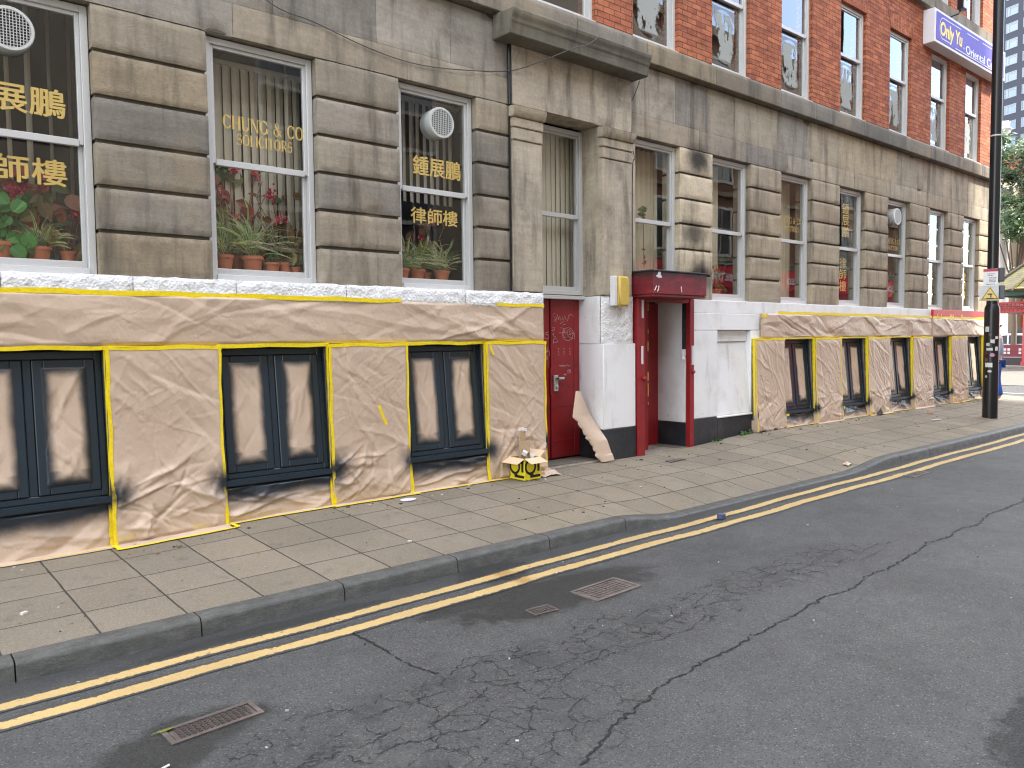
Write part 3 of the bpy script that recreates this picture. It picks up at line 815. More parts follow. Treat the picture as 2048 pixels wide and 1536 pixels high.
# serif lettering for the gold window signs
def serif(txt, name, parent, x0, x1, z0, z1, y, mat='gold'):
    T, N, SR = .20, .085, .06
    polys = []; cx = 0; k = [0]
    def pl(pts): polys.append(([(cx+p[0], p[1]) for p in pts], k[0])); k[0] += 1
    def stem(x, w_=T, a=0, b=1, sb=True, st_=True):
        pl([(x, a), (x+w_, a), (x+w_, b), (x, b)])
        if sb: pl([(x-SR, a), (x+w_+SR, a), (x+w_+SR, a+.045), (x-SR, a+.045)])
        if st_: pl([(x-SR, b-.045), (x+w_+SR, b-.045), (x+w_+SR, b), (x-SR, b)])
    def arc(X, Z, rx, rz, a0, a1, thick=T, thin=N, n=22):
        for i in range(n):
            t0, t1 = R(lerp(a0, a1, i/n)), R(lerp(a0, a1, (i+1)/n)); q_ = []
            for t, o in ((t0, 0), (t1, 0), (t1, 1), (t0, 1)):
                w_ = thin+(thick-thin)*abs(math.cos(t))**1.3
                q_.append((X+(rx-o*w_)*math.cos(t), Z+(rz-o*w_)*math.sin(t)))
            polys.append(([(cx+p[0], p[1]) for p in q_], 0))
    for ch in txt:
        if ch == 'C': arc(.42, .5, .42, .52, 42, 318); pl([(.70, .66), (.76, .66), (.76, 1.), (.72, 1.)]); pl([(.70, .30), (.76, .34), (.76, .12), (.72, .12)]); a = .84
        elif ch == 'G': arc(.42, .5, .42, .52, 42, 330); pl([(.70, .66), (.76, .66), (.76, 1.), (.72, 1.)]); stem(.66, .15, .05, .46, False, True); a = .96
        elif ch == 'O': arc(.43, .5, .43, .52, 0, 360, n=30); a = .92
        elif ch == 'H': stem(.06); stem(.62); pl([(.2, .47), (.64, .47), (.64, .53), (.2, .53)]); a = .92
        elif ch == 'U': stem(.06, T, .3, 1, False); stem(.66, .08, .3, 1, False); arc(.40, .3, .34, .32, 180, 360); a = .86
        elif ch == 'N': stem(.06, .07); stem(.70, .07, 0, 1, False); pl([(.06, 1), (.24, 1), (.77, 0), (.62, 0)]); a = .90
        elif ch == 'S':
            arc(.30, .74, .26, .28, 30, 215, .13, .05); arc(.32, .27, .29, .29, -150, 50, .13, .05); pl([(.06, .62), (.16, .50), (.60, .42), (.50, .56)])
            pl([(.50, .74), (.55, .74), (.55, 1), (.52, 1)]); pl([(.03, .30), (.08, .26), (.06, 0), (.03, 0)]); a = .68
        elif ch == 'L': stem(.06); pl([(.06, 0), (.62, 0), (.64, .30), (.59, .30), (.54, .05), (.06, .05)]); a = .70
        elif ch == 'I': stem(.06); a = .36
        elif ch == 'T': stem(.28, T, 0, 1, True, False); pl([(0, 1), (.73, 1), (.74, .70), (.69, .70), (.65, .94), (.08, .94), (.04, .70), (-.01, .70)]); a = .80
        elif ch == 'R': stem(.06); arc(.34, .74, .32, .26, -90, 90, .15, .05); pl([(.15, .94), (.34, .94), (.34, 1), (.15, 1)]); pl([(.15, .48), (.36, .48), (.36, .53), (.15, .53)]); pl([(.30, .50), (.47, .50), (.80, 0), (.62, 0)]); a = .84
        elif ch == '&':
            arc(.36, .80, .20, .22, 0, 360, .10, .05); arc(.34, .28, .32, .30, 40, 330, .14, .05); pl([(.18, .70), (.32, .74), (.84, 0), (.66, 0)]); pl([(.62, .40), (.88, .40), (.88, .45), (.62, .45)]); pl([(.52, .10), (.58, .06), (.80, .42), (.74, .42)]); a = .96
        else: a = .42
        cx += a
    W = cx-.06; mb = MB()
    for i, (p, z) in enumerate(polys):
        d = y-.001-.00012*(i % 17)
        mb.quad([(x0+(x1-x0)*u/W, d, z0+(z1-z0)*v) for u, v in p])
    return mb.build(name, mat, parent)

WIN = {}
for i, (a, b) in enumerate(GW): WIN['L%d' % i] = window(a, b, Z0+.005, Z1-.01, ZF+1.61)
WIN['D'] = window(DW[0], DW[1], Z0+.015, Z1-.03, ZF+1.58, y=.30)
for i, (a, b) in enumerate(RW): WIN['R%d' % i] = window(a, b, Z0+.005, Z1-.01, ZF+1.61)
for a, b in ux:
    for z0, z1 in UZ:
        fo = window(a, b, z0-.02, z1-.005, lerp(z0, z1, .555), glass='upper glass')
        if z0 < 6 and a > 8:
            P = np.array([[(lerp(a+.09, b-.09, i/8), .1635, lerp(z0+.96, z0+.1, j/8)) for i in range(9)] for j in range(9)])
            grid_mesh('torn_film', P, 'film', fo, uv=True)
        sl = MB(); sl.box(a+.03, b-.03, .0, .11, z0-.035, z0-.012); sl.build('sill', 'far white', fo)
YG = .11+.0155; YB = .11+.021
serif('CHUNG & CO', 'lettering', WIN['L1'], 2.66, 3.425, ZF+1.915, ZF+2.035, YG)
serif('SOLICITORS', 'lettering', WIN['L1'], 2.785, 3.31, ZF+1.785, ZF+1.885, YG)
def cjk(rows, fo): 
    for body, x0, x1, z0, z1, y in rows:
        e = (z1-z0)*.022; bmj = bmesh.new()
        for k, (dx, dz_) in enumerate(((0, 0), (e, 0), (-e, 0), (0, e*.7), (0, -e*.7))):
            o = text(body, 'lettering', 'gold', None, x0+dx, x1+dx, z0+dz_, z1+dz_, y-.0004*k if y < .13 or .15 < y < .17 else y+.0004*k, ext=.0003)
            bmj.from_mesh(o.data); bpy.data.objects.remove(o)
        me = bpy.data.meshes.new('lettering'); bmj.to_mesh(me); bmj.free(); me.materials.append(MT['gold'])
        o = bpy.data.objects.new('lettering', me); col.objects.link(o); par(o, fo)
cjk([('鍾展鵬', .67, 1.42, ZF+1.775, ZF+1.99, YG), ('律師樓', .67, 1.42, ZF+1.255, ZF+1.455, YG+.04)], WIN['L0'])
cjk([('鍾展鵬', 4.66, 5.28, ZF+1.765, ZF+1.965, YG), ('律師樓', 4.65, 5.26, ZF+1.265, ZF+1.43, YG+.04)], WIN['L2'])
serif('CHUNG & CO', 'lettering', WIN['R2'], 11.82, 12.50, ZF+1.90, ZF+2.01, YB+.003); serif('SOLICITORS', 'lettering', WIN['R2'], 11.90, 12.42, ZF+1.77, ZF+1.86, YB+.003)
serif('CHUNG & CO', 'lettering', WIN['R4'], 15.68, 16.33, ZF+1.83, ZF+1.94, YB+.003); serif('SOLICITORS', 'lettering', WIN['R4'], 15.74, 16.28, ZF+1.71, ZF+1.80, YB+.003)
for k, x in (('R3', 14.05), ('R5', 17.92), ('R6', 19.75)):
    for j, ch in enumerate('鍾展鵬'): cjk([(ch, x-.13, x+.13, ZF+2.24-j*.21, ZF+2.43-j*.21, YB)], WIN[k])
    for j, ch in enumerate('律師樓'): cjk([(ch, x-.13, x+.13, ZF+1.26-j*.21, ZF+1.45-j*.21, YB+.04)], WIN[k])
round_vent(4.98, .14, ZF+2.33, WIN['L2']); round_vent(1.06, .14, ZF+2.36, WIN['L0']); round_vent(15.98, .14, ZF+2.36, WIN['R4'])

# ------------------------------------------------------------------ doors
d = MB(); yd = .37
d.box(6.362, 6.835, yd, yd+.05, .14, 2.17); d.box(6.85, 7.36, yd-.012, yd+.05, .14, 2.17); d.box(6.825, 6.85, yd-.03, yd, .95, 1.30)
d.box(6.855, 7.25, yd-.018, yd, .36, .37); d.box(6.855, 7.25, yd-.018, yd, .80, .808); d.box(7.25, 7.262, yd-.020, yd, .14, 2.17)
do = d.build('door', 'red', B, bevel=.004)
h = MB(); h.box(6.885, 6.955, yd-.035, yd-.012, 1.0, 1.205); h.box(6.895, 7.02, yd-.085, yd-.06, 1.15, 1.18); h.box(6.895, 6.93, yd-.085, yd-.03, 1.15, 1.18); h.tube([(6.92, yd-.06, 1.06), (6.92, yd-.03, 1.06)], .018, 10)
h.build('handle', 'vent grey', do, bevel=.004)
def scribble(strokes, name, parent, fn, rad=.0035):
    mb = MB()
    for s_ in strokes:
        pts = [fn(u, v) for u, v in s_]
        if len(pts) > 1: mb.tube(pts, rad, 4)
    return mb.build(name, 'scratch', parent)
# scratched tags, traced in metres on the door leaf: u along, v up
dz = lambda px, py: (lerp(6.70, 7.36, (px-20)/680.), yd-.016, 2.18-(py-60)*.0007)
C = lambda cx, cy, r, a0=0, a1=360, n=16: [(cx+r*math.cos(R(lerp(a0, a1, i/n))), cy+r*math.sin(R(lerp(a0, a1, i/n)))) for i in range(n+1)]
st_ = [[(250, 335), (215, 340), (210, 365), (235, 400), (250, 450), (275, 490)], [(235, 470), (265, 440), (290, 380), (285, 350)], [(300, 455), (320, 400), (335, 380)], [(300, 430), (330, 425)],
       [(345, 460), (350, 390), (370, 455), (390, 400), (405, 470)], [(420, 370), (450, 440), (475, 470), (500, 370), (530, 345), (580, 360), (595, 410)],
       C(485, 690, 100, 120, 400), C(480, 730, 95, 20, 240), [(345, 592), (410, 598), (400, 620), (430, 650), (415, 680), (440, 700), (460, 660)], [(315, 685), (400, 682)],
       [(470, 640), (510, 625), (580, 690), (480, 730), (470, 640)], [(500, 650), (540, 720)], [(585, 690), (605, 690), (605, 805), (575, 790)], [(480, 745), (560, 790)],
       [(245, 590), (200, 580), (210, 625), (235, 620)], [(205, 660), (185, 640), (225, 650), (235, 600)], [(200, 720), (225, 690), (215, 740), (260, 760)], [(210, 880), (220, 800), (245, 770), (300, 830), (300, 850), (215, 855)],
       [(125, 675), (85, 680), (80, 710), (120, 720), (140, 760), (110, 800), (60, 780), (45, 740), (50, 660)], [(110, 940), (115, 1010), (90, 1040), (80, 1020), (120, 1000), (150, 1020), (135, 1100)], [(85, 1090), (115, 1130), (75, 1165), (105, 1150)],
       [(340, 520), (375, 490), (420, 480)], [(385, 545), (410, 530), (450, 520)]]
for cx in (305, 405, 515):
    for cy in (975, 1030, 1080): st_.append([(cx-12, cy-8), (cx+10, cy-10), (cx-5, cy+5), (cx+12, cy+14)])
st_ += [[(320, 1270), (335, 1305), (350, 1270), (365, 1305), (385, 1270), (390, 1305), (410, 1275), (440, 1300), (465, 1270), (490, 1300), (520, 1290)], C(500, 1395, 32), C(505, 1390, 14), [(395, 1450), (435, 1440), (430, 1475), (450, 1430)]]
scribble(st_, 'graffiti', do, dz, .0028)
tr = MB(); tr.box(6.35, 7.365, .25, .42, 2.17, 2.215); tr.build('window_ledge', 'aluminium', B, bevel=.003)
mt_ = MB(); mt_.box(6.40, 7.30, -.0, .33, .116, .126); mt_.build('door_mat', 'interior', B)

# second doorway with box canopy
pm = MB(); pm.box(8.01, 8.15, -.075, .0, .05, 2.21); pm.box(9.15, 9.245, -.075, .0, .05, 2.21)
pm.box(8.01, 8.15, -.09, -.075, .05, 2.20)
pm.box(8.15, 9.15, -.06, .0, 2.15, 2.21)
po = pm.build('door_frame', 'red', B, bevel=.005)
pb = MB()
for z0, z1, x in ((1.93, 2.17, 8.10), (1.32, 1.56, 8.09), (1.28, 1.55, 9.20)): pb.box(x-.018, x+.018, -.096, -.09 if x < 9 else -.076, z0, z1)
pb.build('white_plate', 'sign white', po)
kn = MB(); kn.lathe([(0, 0), (.03, 0), (.035, -.02), (.02, -.05), (0, -.05)], (8.115, -.09, 1.13), 12, 'y'); kn.lathe([(0, 0), (.025, 0), (.03, -.02), (.015, -.04), (0, -.04)], (9.205, -.075, 1.18), 12, 'y')
kn.build('door_knob', 'red', po, smooth=40)
lf = MB(); lf.box(8.16, 8.205, .0, .46, .11, 2.14); lf.box(8.21, 9.15, .50, .55, .10, 2.17); lf.box(8.206, 8.565, .20, .25, .10, 2.148)
lo = lf.build('door', 'red', B, bevel=.004)
ed = MB()
q = random.Random(5); z = .2
while z < 2.1:
    hgt = q.uniform(.03, .2)
    if q.random() < .6: ed.box(8.545+q.uniform(0, .008), 8.566, .1955, .1995, z, z+hgt)
    z += hgt+q.uniform(.01, .12)
ed.build('chipped_edge', 'lamp yellow', lo)
cy = lambda px, py: (lerp(8.50, 8.92, (px-950)/80.), .494, lerp(1.95, 1.20, (py-430)/210.))
scribble([C(975, 520, 20), C(985, 560, 14, 0, 300), [(960, 600), (975, 580), (990, 620), (1000, 560)], [(955, 630), (975, 590), (975, 635)], [(985, 640), (995, 580)], [(960, 440), (965, 460), (985, 425)]], 'graffiti', lo, cy, .004)
cn = MB(); cn.box(7.97, 9.11, -.38, .0, 2.235, 2.525); cn.box(7.985, 9.095, -.365, -.02, 2.20, 2.235)
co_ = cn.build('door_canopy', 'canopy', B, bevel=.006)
lid = MB(); lid.box(7.955, 9.125, -.395, .0, 2.525, 2.545); lid.build('canopy_lid', 'black', co_, bevel=.004)
stk = MB()
stk.prism([(8.05, 2.47), (8.12, 2.47), (8.11, 2.50), (8.12, 2.515), (8.10, 2.52), (8.07, 2.52), (8.06, 2.50)], -.384, -.381, 'y')
stk.prism([(8.02, 2.46), (8.07, 2.44), (8.14, 2.445), (8.13, 2.47), (8.04, 2.478)], -.383, -.3805, 'y')
stk.build('torn_sticker', 'sign white', co_)
scribble([[(8.54, -.383, 2.34), (8.545, -.383, 2.30), (8.55, -.383, 2.27)], [(8.0, -.383, 2.28), (8.03, -.383, 2.34)], [(8.05, -.383, 2.27), (8.075, -.383, 2.33), (8.06, -.383, 2.34)]], 'scrape', co_, lambda *a: a, .006) if False else None
mb = MB()
for s_ in ([(8.54, -.383, 2.345), (8.545, -.383, 2.30), (8.555, -.383, 2.27)], [(7.99, -.383, 2.275), (8.03, -.383, 2.335)], [(8.045, -.383, 2.265), (8.07, -.383, 2.30), (8.075, -.383, 2.34)]): mb.tube(s_, .006, 5)
mb.build('paint_scrape', 'sign white', co_)
jx = MB(); jx.box(9.128, 9.152, -.0, .05, 1.5, 2.148); jx.build('dark_jamb', 'black', B)
wc = MB(); wc.box(9.06, 9.13, -.012, .045, 1.42, 1.5); wc.lathe([(0, .0), (.03, 0), (.02, .06), (0, .06)], (9.09, .0, 1.36), 10); wc.build('switch_box', 'sign white', B)

# yellowed bulkhead light on the pier
L = thing('wall_light', (7.64, -.06, 2.27), 'yellowed rectangular bulkhead light fixed to the white pier between the two red doors', 'wall light')
a = MB(); a.box(7.50, 7.565, -.13, -.055, 2.08, 2.46); a.build('light_base', 'sign white', L, bevel=.008)
a = MB(); a.box(7.568, 7.77, -.165, -.055, 2.075, 2.46); a.build('diffuser', 'lamp yellow', L, bevel=.02, seg=3, smooth=50)

# ------------------------------------------------------------------ basement windows, freshly sprayed dark blue
BZ0, BZ1 = .455, 1.605
def by(z): return lerp(-.045, .065, (z-BZ0)/(BZ1-BZ0))
def basement_window(a, b):
    f = MB(); tl = lambda x, y, z: (x, y+by(z), z)
    m_ = (a+b)/2
    f.box(a, a+.05, -.01, .08, BZ0, BZ1, fn=tl); f.box(b-.05, b, -.01, .08, BZ0, BZ1, fn=tl)
    f.box(a+.05, b-.05, -.01, .08, BZ1-.06, BZ1, fn=tl); f.box(a+.05, b-.05, -.01, .08, BZ0, BZ0+.05, fn=tl)
    f.box(m_-.03, m_+.03, -.005, .08, BZ0+.05, BZ1-.06, fn=tl)
    fo = f.build('basement_window', 'frame blue', B, bevel=.005)
    for x0, x1 in ((a+.053, m_-.033), (m_+.033, b-.053)):
        c = MB(); z0, z1, t = BZ0+.053, BZ1-.063, .075
        c.box(x0, x0+t, -.018, .06, z0, z1, fn=tl); c.box(x1-t, x1, -.018, .06, z0, z1, fn=tl)
        c.box(x0+t, x1-t, -.018, .06, z1-t, z1, fn=tl); c.box(x0+t, x1-t, -.018, .06, z0, z0+t, fn=tl)
        co = c.build('casement', 'frame blue', fo, bevel=.006)
        MB().quad([tl(x0+t, .045, z0+t), tl(x1-t, .045, z0+t), tl(x1-t, .045, z1-t), tl(x0+t, .045, z1-t)]).build('pane', 'glass', co, recalc=False)
    s = MB(); s.box(a-.01, b+.015, -.125, .05, BZ0-.055, BZ0-.003); s.build('sill', 'frame blue', fo, bevel=.008, seg=2)
    return fo

def pane_sheet(a, b, seed, label, group, wd_=.085):
    m_ = (a+b)/2; q = random.Random(seed); out = []
    for k, (x0, x1) in enumerate(((a+.09, m_-.07), (m_+.07, b-.09))):
        z0, z1 = BZ0+.09, BZ1-.10; nx, nz = 26, 66
        u = np.linspace(0, 1, nx)[None, :]; v = np.linspace(0, 1, nz)[:, None]
        X = x0+(x1-x0)*u+0*v; Z = z1+(z0-z1)*v+0*u
        e = np.minimum(np.minimum(u, 1-u)*(x1-x0), np.minimum(v, 1-v)*(z1-z0))
        puff = sstep(0, .10, e)
        h = puff*(.012+.030*fbm(X*3.1+seed, Z*1.6, seed+k, 3))+folds(X, Z, seed*7+k, 26, .012, .22, .035, ang=math.pi/2, spread=.7, box=(x0, x1, z0, z1))*puff
        Y = by(Z)-.006-.014*sstep(0, .03, e)-h
        pd = e+fbm(X*6, Z*4, seed+31, 3)*.05-(.012 if k else 0)
        wdt = wd_+.05*fbm(X*2+3, Z*2, seed+3, 2)
        pnt = np.clip(1-(pd-.004)/(wdt+.04*(v > .85)+.02), 0, 1)
        o = grid_mesh('pane_masking', np.stack([X, Y, Z], -1), 'paper', None, paint=pnt, yellow=np.clip((v-.95)*12, 0, 1)*(q.random() < .4)*1.+0*u)
        tag(o, label % ('left' if k == 0 else 'right'), 'masking paper', group); out.append(o)
    return out

def strip(mb_name, pts, nrm, wd, parent, paint=0., seed=0, across=None):
    """a strip of tape following points; width direction across"""
    q = random.Random(seed); P = np.zeros((2, len(pts), 3)); A = Vector(across)
    for i, p in enumerate(pts):
        p = Vector(p); w0 = wd*(1+q.uniform(-.10, .10))
        P[0, i] = p-A*w0/2; P[1, i] = p+A*w0/2
        off = Vector(nrm)*q.uniform(0, .0018)+A*(.0045*math.sin(i*.9+seed)+q.uniform(-.002, .002)); P[0, i] += off; P[1, i] += off
    pa = np.zeros((2, len(pts)))
    if callable(paint):
        for j in range(2):
            for i in range(len(pts)): pa[j, i] = paint(*P[j, i], j)
    else: pa[:] = paint
    return grid_mesh(mb_name, P, 'tape', parent, paint=pa, smooth=False)
def line(p, q_, n=14): return [tuple(lerp(a, b, i/n) for a, b in zip(p, q_)) for i in range(n+1)]

LED = 1.632
def pier_sheet(x0, x1, seed, label, group, bottom=None, flange=.13, wrapL=True, wrapR=True, drape=1.0, flare=.03, blot=(.0, .0), ragged=False, ybase=-.10, sidewin=True):
    """one sheet over a pier: top ledge, left return into the window reveal, face, and a turn-out on the pavement"""
    gz = (lambda x, y: pave_z(x, y)+.006) if bottom is None else None
    # u stations: left return, face, right return ; v stations: ledge, face, flange
    n_face = max(24, int((x1-x0)/.0105)); us = []
    if wrapL: us += [('L', t) for t in np.linspace(1, .12, 6)]
    us += [('F', t) for t in np.linspace(0, 1, n_face)]
    if wrapR: us += [('R', t) for t in np.linspace(.15, 1, 4)]
    vs = [('T', t) for t in np.linspace(1, .25, 3)]+[('F', t) for t in np.linspace(0, 1, 150)]+[('B', t) for t in np.linspace(.15, 1, 6)]
    nu, nv = len(us), len(vs)
    P = np.zeros((nv, nu, 3)); fx = np.zeros((nv, nu)); fz = np.zeros((nv, nu)); amp = np.zeros((nv, nu)); kind = np.zeros((nv, nu))
    for j, (kv, tv) in enumerate(vs):
        for i, (ku, tu) in enumerate(us):
            x = lerp(x0, x1, tu) if ku == 'F' else (x0 if ku == 'L' else x1)
            zb = pave_z(x, -.13)+.004 if bottom is None else bottom
            z = lerp(LED, zb, tv) if kv == 'F' else (LED if kv == 'T' else zb)
            d = ybase-flare*st(.35, 1., tv if kv == 'F' else (0 if kv == 'T' else 1))
            inner = by(max(z, BZ0))-.012 if z > BZ0-.02 else -.055
            if ku == 'L': y = lerp(d, inner, tu)
            elif ku == 'R': y = lerp(d, inner+.0, tu)
            else: y = d
            if kv == 'T': y = lerp(y, -.045, tv) if ku == 'F' else y
            if kv == 'B':
                if bottom is not None: z = zb
                else:
                    y = d-flange*tv if ku == 'F' else y; z = pave_z(x, y)+.004+.012*(1-tv)**3
            P[j, i] = (x, y, z); fx[j, i] = x+(0 if ku == 'F' else (-.1*tu if ku == 'L' else .1*tu)); fz[j, i] = z-(.0 if kv != 'B' else tv*.1)
            if ku == 'F' and kv == 'F': amp[j, i] = min(1, min(tu, 1-tu)*(x1-x0)/.05)*min(1, tv/.05)*min(1, (1-tv)/.02)
            kind[j, i] = {'L': 1-tu, 'F': 2, 'R': 3}[ku]
    bx = (x0, x1, 0, LED)
    h = folds(fx, fz, seed, 40, .010*drape, .45, .042, ang=-.9, spread=.6, box=bx)+folds(fx, fz, seed+1, 220, .0030, .13, .014, ang=.3, spread=1.5, box=bx)+folds(fx, fz, seed+6, 46, .0036, .28, .016, ang=.75, spread=.35, box=bx)
    low = sstep(1.0, .25, fz)
    h += folds(fx, fz, seed+2, 30, .026*drape, .32, .045, ang=.6, spread=1.0, box=(x0, x1, .0, .75))*low
    h += .034*drape*fbm(fx*2.0+seed, fz*1.3, seed+9, 3)*(.35+low)
    P[..., 1] -= (np.maximum(h, -.03)+.004)*amp
    # overspray: along the inner returns and at the sill corners
    pnt = np.zeros((nv, nu))
    L_ = (kind < 1.0)
    pnt[L_] = np.clip(1.15-kind[L_]*1.5, 0, 1)[...]*(fz[L_] > BZ0-.08)
    nz_ = fbm(fx*7, fz*7, seed+4, 4)
    for xe, s_, a in ((x0, -1, blot[0]), (x1, 1, blot[1])):
        if a > 0:
            dd = np.hypot((fx-xe)*1.0, (fz-(BZ0-.01))*1.25)+nz_*.10
            pnt = np.maximum(pnt, np.clip(1.0-dd/(.33*a), 0, 1)**1.25)
            dd2 = np.abs(fx-xe)+nz_*.03
            pnt = np.maximum(pnt, np.clip(.75-dd2/.035, 0, 1)*(fz > BZ0-.05)*(kind >= 2)*.75)
    yel = np.zeros((nv, nu)); yel += np.clip(1-np.abs(fz-.10)/.10, 0, 1)*.55*sstep(.1, .3, nz_+.15)*(seed % 2)
    if ragged: P[..., 2] = np.where(P[..., 2] < .2, P[..., 2]+.05*vnoise(P[..., 0]*9, P[..., 0]*0, seed), P[..., 2])
    root = grid_mesh('masking_sheet', P, 'paper', None, paint=pnt, yellow=yel)
    tag(root, label, 'masking paper', group)
    return root

def pier_tape(o, x0, x1, seed, left=True, right=True, top=True, foot=True, flare=.03, flange=.13, ybase=-.10, bottom=None, ends=True):
    zb = lambda x: (pave_z(x, -.13)+.006 if bottom is None else bottom)
    yd_ = lambda t: ybase-flare*st(.35, 1., t)-.0045
    n = 22
    if left:
        pl_ = [(x0+.013, yd_(i/n), lerp(LED, zb(x0), i/n)) for i in range(n+1)]
        spray = lambda x, y, z, j: max(0, 1-math.hypot((z-BZ0)*1.1, 0)/.16)*.95
        strip('tape', pl_, (0, -1, 0), .030, o, spray, seed, (1, 0, 0))
        # return of the tape into the reveal, half oversprayed
        zs = [lerp(LED, BZ0-.02, i/12) for i in range(13)]
        P = np.zeros((3, 13, 3)); pa = np.zeros((3, 13))
        for i, z in enumerate(zs):
            for j, t in enumerate((0, .5, 1)):
                y0 = ybase; y1 = lerp(ybase, by(z)-.012, .48); P[j, i] = (x0-.004, lerp(y0, y1, t), z); pa[j, i] = (0, .35, .95)[j]
        grid_mesh('tape', P, 'tape', o, paint=pa, smooth=False)
    if right:
        pr = [(x1-.012, yd_(i/n), lerp(LED, zb(x1), i/n)) for i in range(n+1)]
        strip('tape', pr, (0, -1, 0), .024, o, lambda x, y, z, j: max(0, 1.1-abs(z-BZ0)/.2)*.9, seed+1, (1, 0, 0))
    if top:
        strip('tape', [(x, ybase-.0045, LED-.006) for x in np.linspace(x0-.01, x1+.01, 12)], (0, -1, 0), .034, o, 0., seed+2, (0, 0, 1))
        strip('tape', [(x, -.075, LED+.0045) for x in np.linspace(x0-.01, x1+.01, 12)], (0, 0, 1), .055, o, 0., seed+3, (0, 1, 0))
    if foot and bottom is None:
        f0 = lambda x: ybase-flare-flange
        pts = [(x, f0(x), pave_z(x, f0(x))+.009) for x in np.linspace(x0-.02, x1+.05, 12)]
        strip('tape', pts, (0, 0, 1), .036, o, 0., seed+4, (0, 1, 0))
        if ends:
            for x in (x0, x1+.03):
                strip('tape', [(x, y, pave_z(x, y)+.0105) for y in np.linspace(ybase-flare, f0(x), 5)], (0, 0, 1), .036, o, 0., seed+5, (1, 0, 0))

def under_sheet(x0, x1, seed, label, group, flange=.05):
    nx, nz = max(30, int((x1-x0)/.018)), 40
    u = np.linspace(0, 1, nx)[None, :]; v = np.linspace(0, 1, nz)[:, None]
    X = x0+(x1-x0)*u+0*v
    fz_ = np.array([pave_z(x, -.12) for x in X[0]])[None, :]
    vv = np.clip(v/.88, 0, 1); Z = (BZ0-.058)*(1-vv)+(fz_+.005)*vv+0*u
    fl = np.clip((v-.88)/.12, 0, 1)
    Y = -.085-.035*vv-.0*u-fl*flange
    Z = Z+0.006*(1-fl)*(v > .88)
    e = np.minimum(np.minimum(u, 1-u)*(x1-x0)/.06, 1)*np.minimum(1, (1-v)/.15)*np.minimum(1, v/.08+.15)
    h = folds(X, Z, seed, 22, .024, .45, .06, ang=0.12, spread=.5, box=(x0, x1, 0, .45))+folds(X, Z, seed+1, 40, .007, .12, .02, box=(x0, x1, 0, .45))+.05*fbm(X*1.8, Z*2.5, seed+5, 3)
    Y = Y-(np.maximum(h, -.03)+.006)*e*(1-fl)
    pnt = np.clip(1.15-(BZ0-.05-Z)/(.22+.16*fbm(X*2.5, Z*0, seed, 3)), 0, 1)
    o = grid_mesh('masking_sheet', np.stack([X, Y, Z], -1), 'paper', None, paint=pnt, yellow=np.zeros_like(X))
    tag(o, label, 'masking paper', group)
    return o
def under_tape(o, x0, x1, seed, left=False, right=True):
    strip('tape', [(x, -.12-.05, pave_z(x, -.17)+.008) for x in np.linspace(x0, x1, 10)], (0, 0, 1), .032, o, 0., seed, (0, 1, 0))
    if right: strip('tape', [(x1-.018, lerp(-.10, -.128, i/8)-.006, lerp(.40, pave_z(x1, -.12)+.01, i/8)) for i in range(9)], (0, -1, 0), .045, o, lambda x, y, z, j: max(0, (z-.28)/.12), seed+1, (1, 0, 0))

def band_sheet(x0, x1, z0, z1, seed, y0, label, group, slope=.0, amp=1., sag=0., mat='paper'):
    nx, nz = int((x1-x0)/.0135), 48
    u = np.linspace(0, 1, nx)[None, :]; v = np.linspace(0, 1, nz)[:, None]
    X = x0+(x1-x0)*u+0*v; top = z1+0*X
    Z = top+(z0-top)*v
    e = np.minimum(1, v/.06)*np.minimum(1, (1-v)/.06)*np.minimum(1, np.minimum(u, 1-u)*(x1-x0)/.05)
    L = x1-x0; n = int(5*L)
    h = folds(X, Z, seed, n, .015*amp, .95, .09, ang=-.28, spread=.35, box=(x0, x1, z0, z1))+folds(X, Z, seed+3, int(n*.7), .015*amp, .6, .06, ang=.5, spread=.35, box=(x0, x1, z0, z1))
    h += folds(X, Z, seed+1, int(60*L), .0036, .14, .013, box=(x0, x1, z0, z1))+.042*amp*fbm(X*1.3, Z*3, seed+5, 3)
    Y = y0-(np.maximum(h, -.02)+.012)*e
    yel = np.clip(1-np.abs(v-.97)/.10, 0, 1)*np.clip(fbm(X*1.1, Z*0, seed+8, 2)*3+.25, 0, .8)
    o = grid_mesh('masking_sheet', np.stack([X, Y, Z], -1), mat, None, paint=np.zeros_like(X), yellow=yel)
    tag(o, label, 'masking paper', group); return o

PG, UG_, WG = 'kraft paper sheets masking the wall piers', 'kraft paper sheets under the basement windows', 'kraft paper masking inside the dark window frames'
LB = [(.55, 1.585), (2.495, 3.52), (4.41, 5.43)]
RB = [(11.57, 12.53), (13.45, 14.45), (15.36, 16.38), (17.34, 18.32), (19.23, 20.19)]
for i, (a, b) in enumerate(LB+RB): basement_window(a, b)
wn = ["the basement window cut by the left photo edge", "the basement window below the CHUNG & CO window", "the basement window left of the yellow box",
      "the basement window next to the blank white panel", "the second basement window right of the blank panel", "the middle basement window right of the blank panel", "the second last basement window before the lamp post", "the sunlit basement window beside the lamp post"]
for i, (a, b) in enumerate(LB+RB):
    pane_sheet(a, b, 101+i*3, 'paper over the %s pane of '+wn[i], WG, .085 if i < 3 else .04)
pn = ['widest crumpled kraft pier sheet with its skirt taped out onto the pavement', 'crumpled kraft paper sheet with a loose diagonal strip of yellow tape across it', 'kraft paper pier sheet behind the yellow Q1 box, edged by the red door']
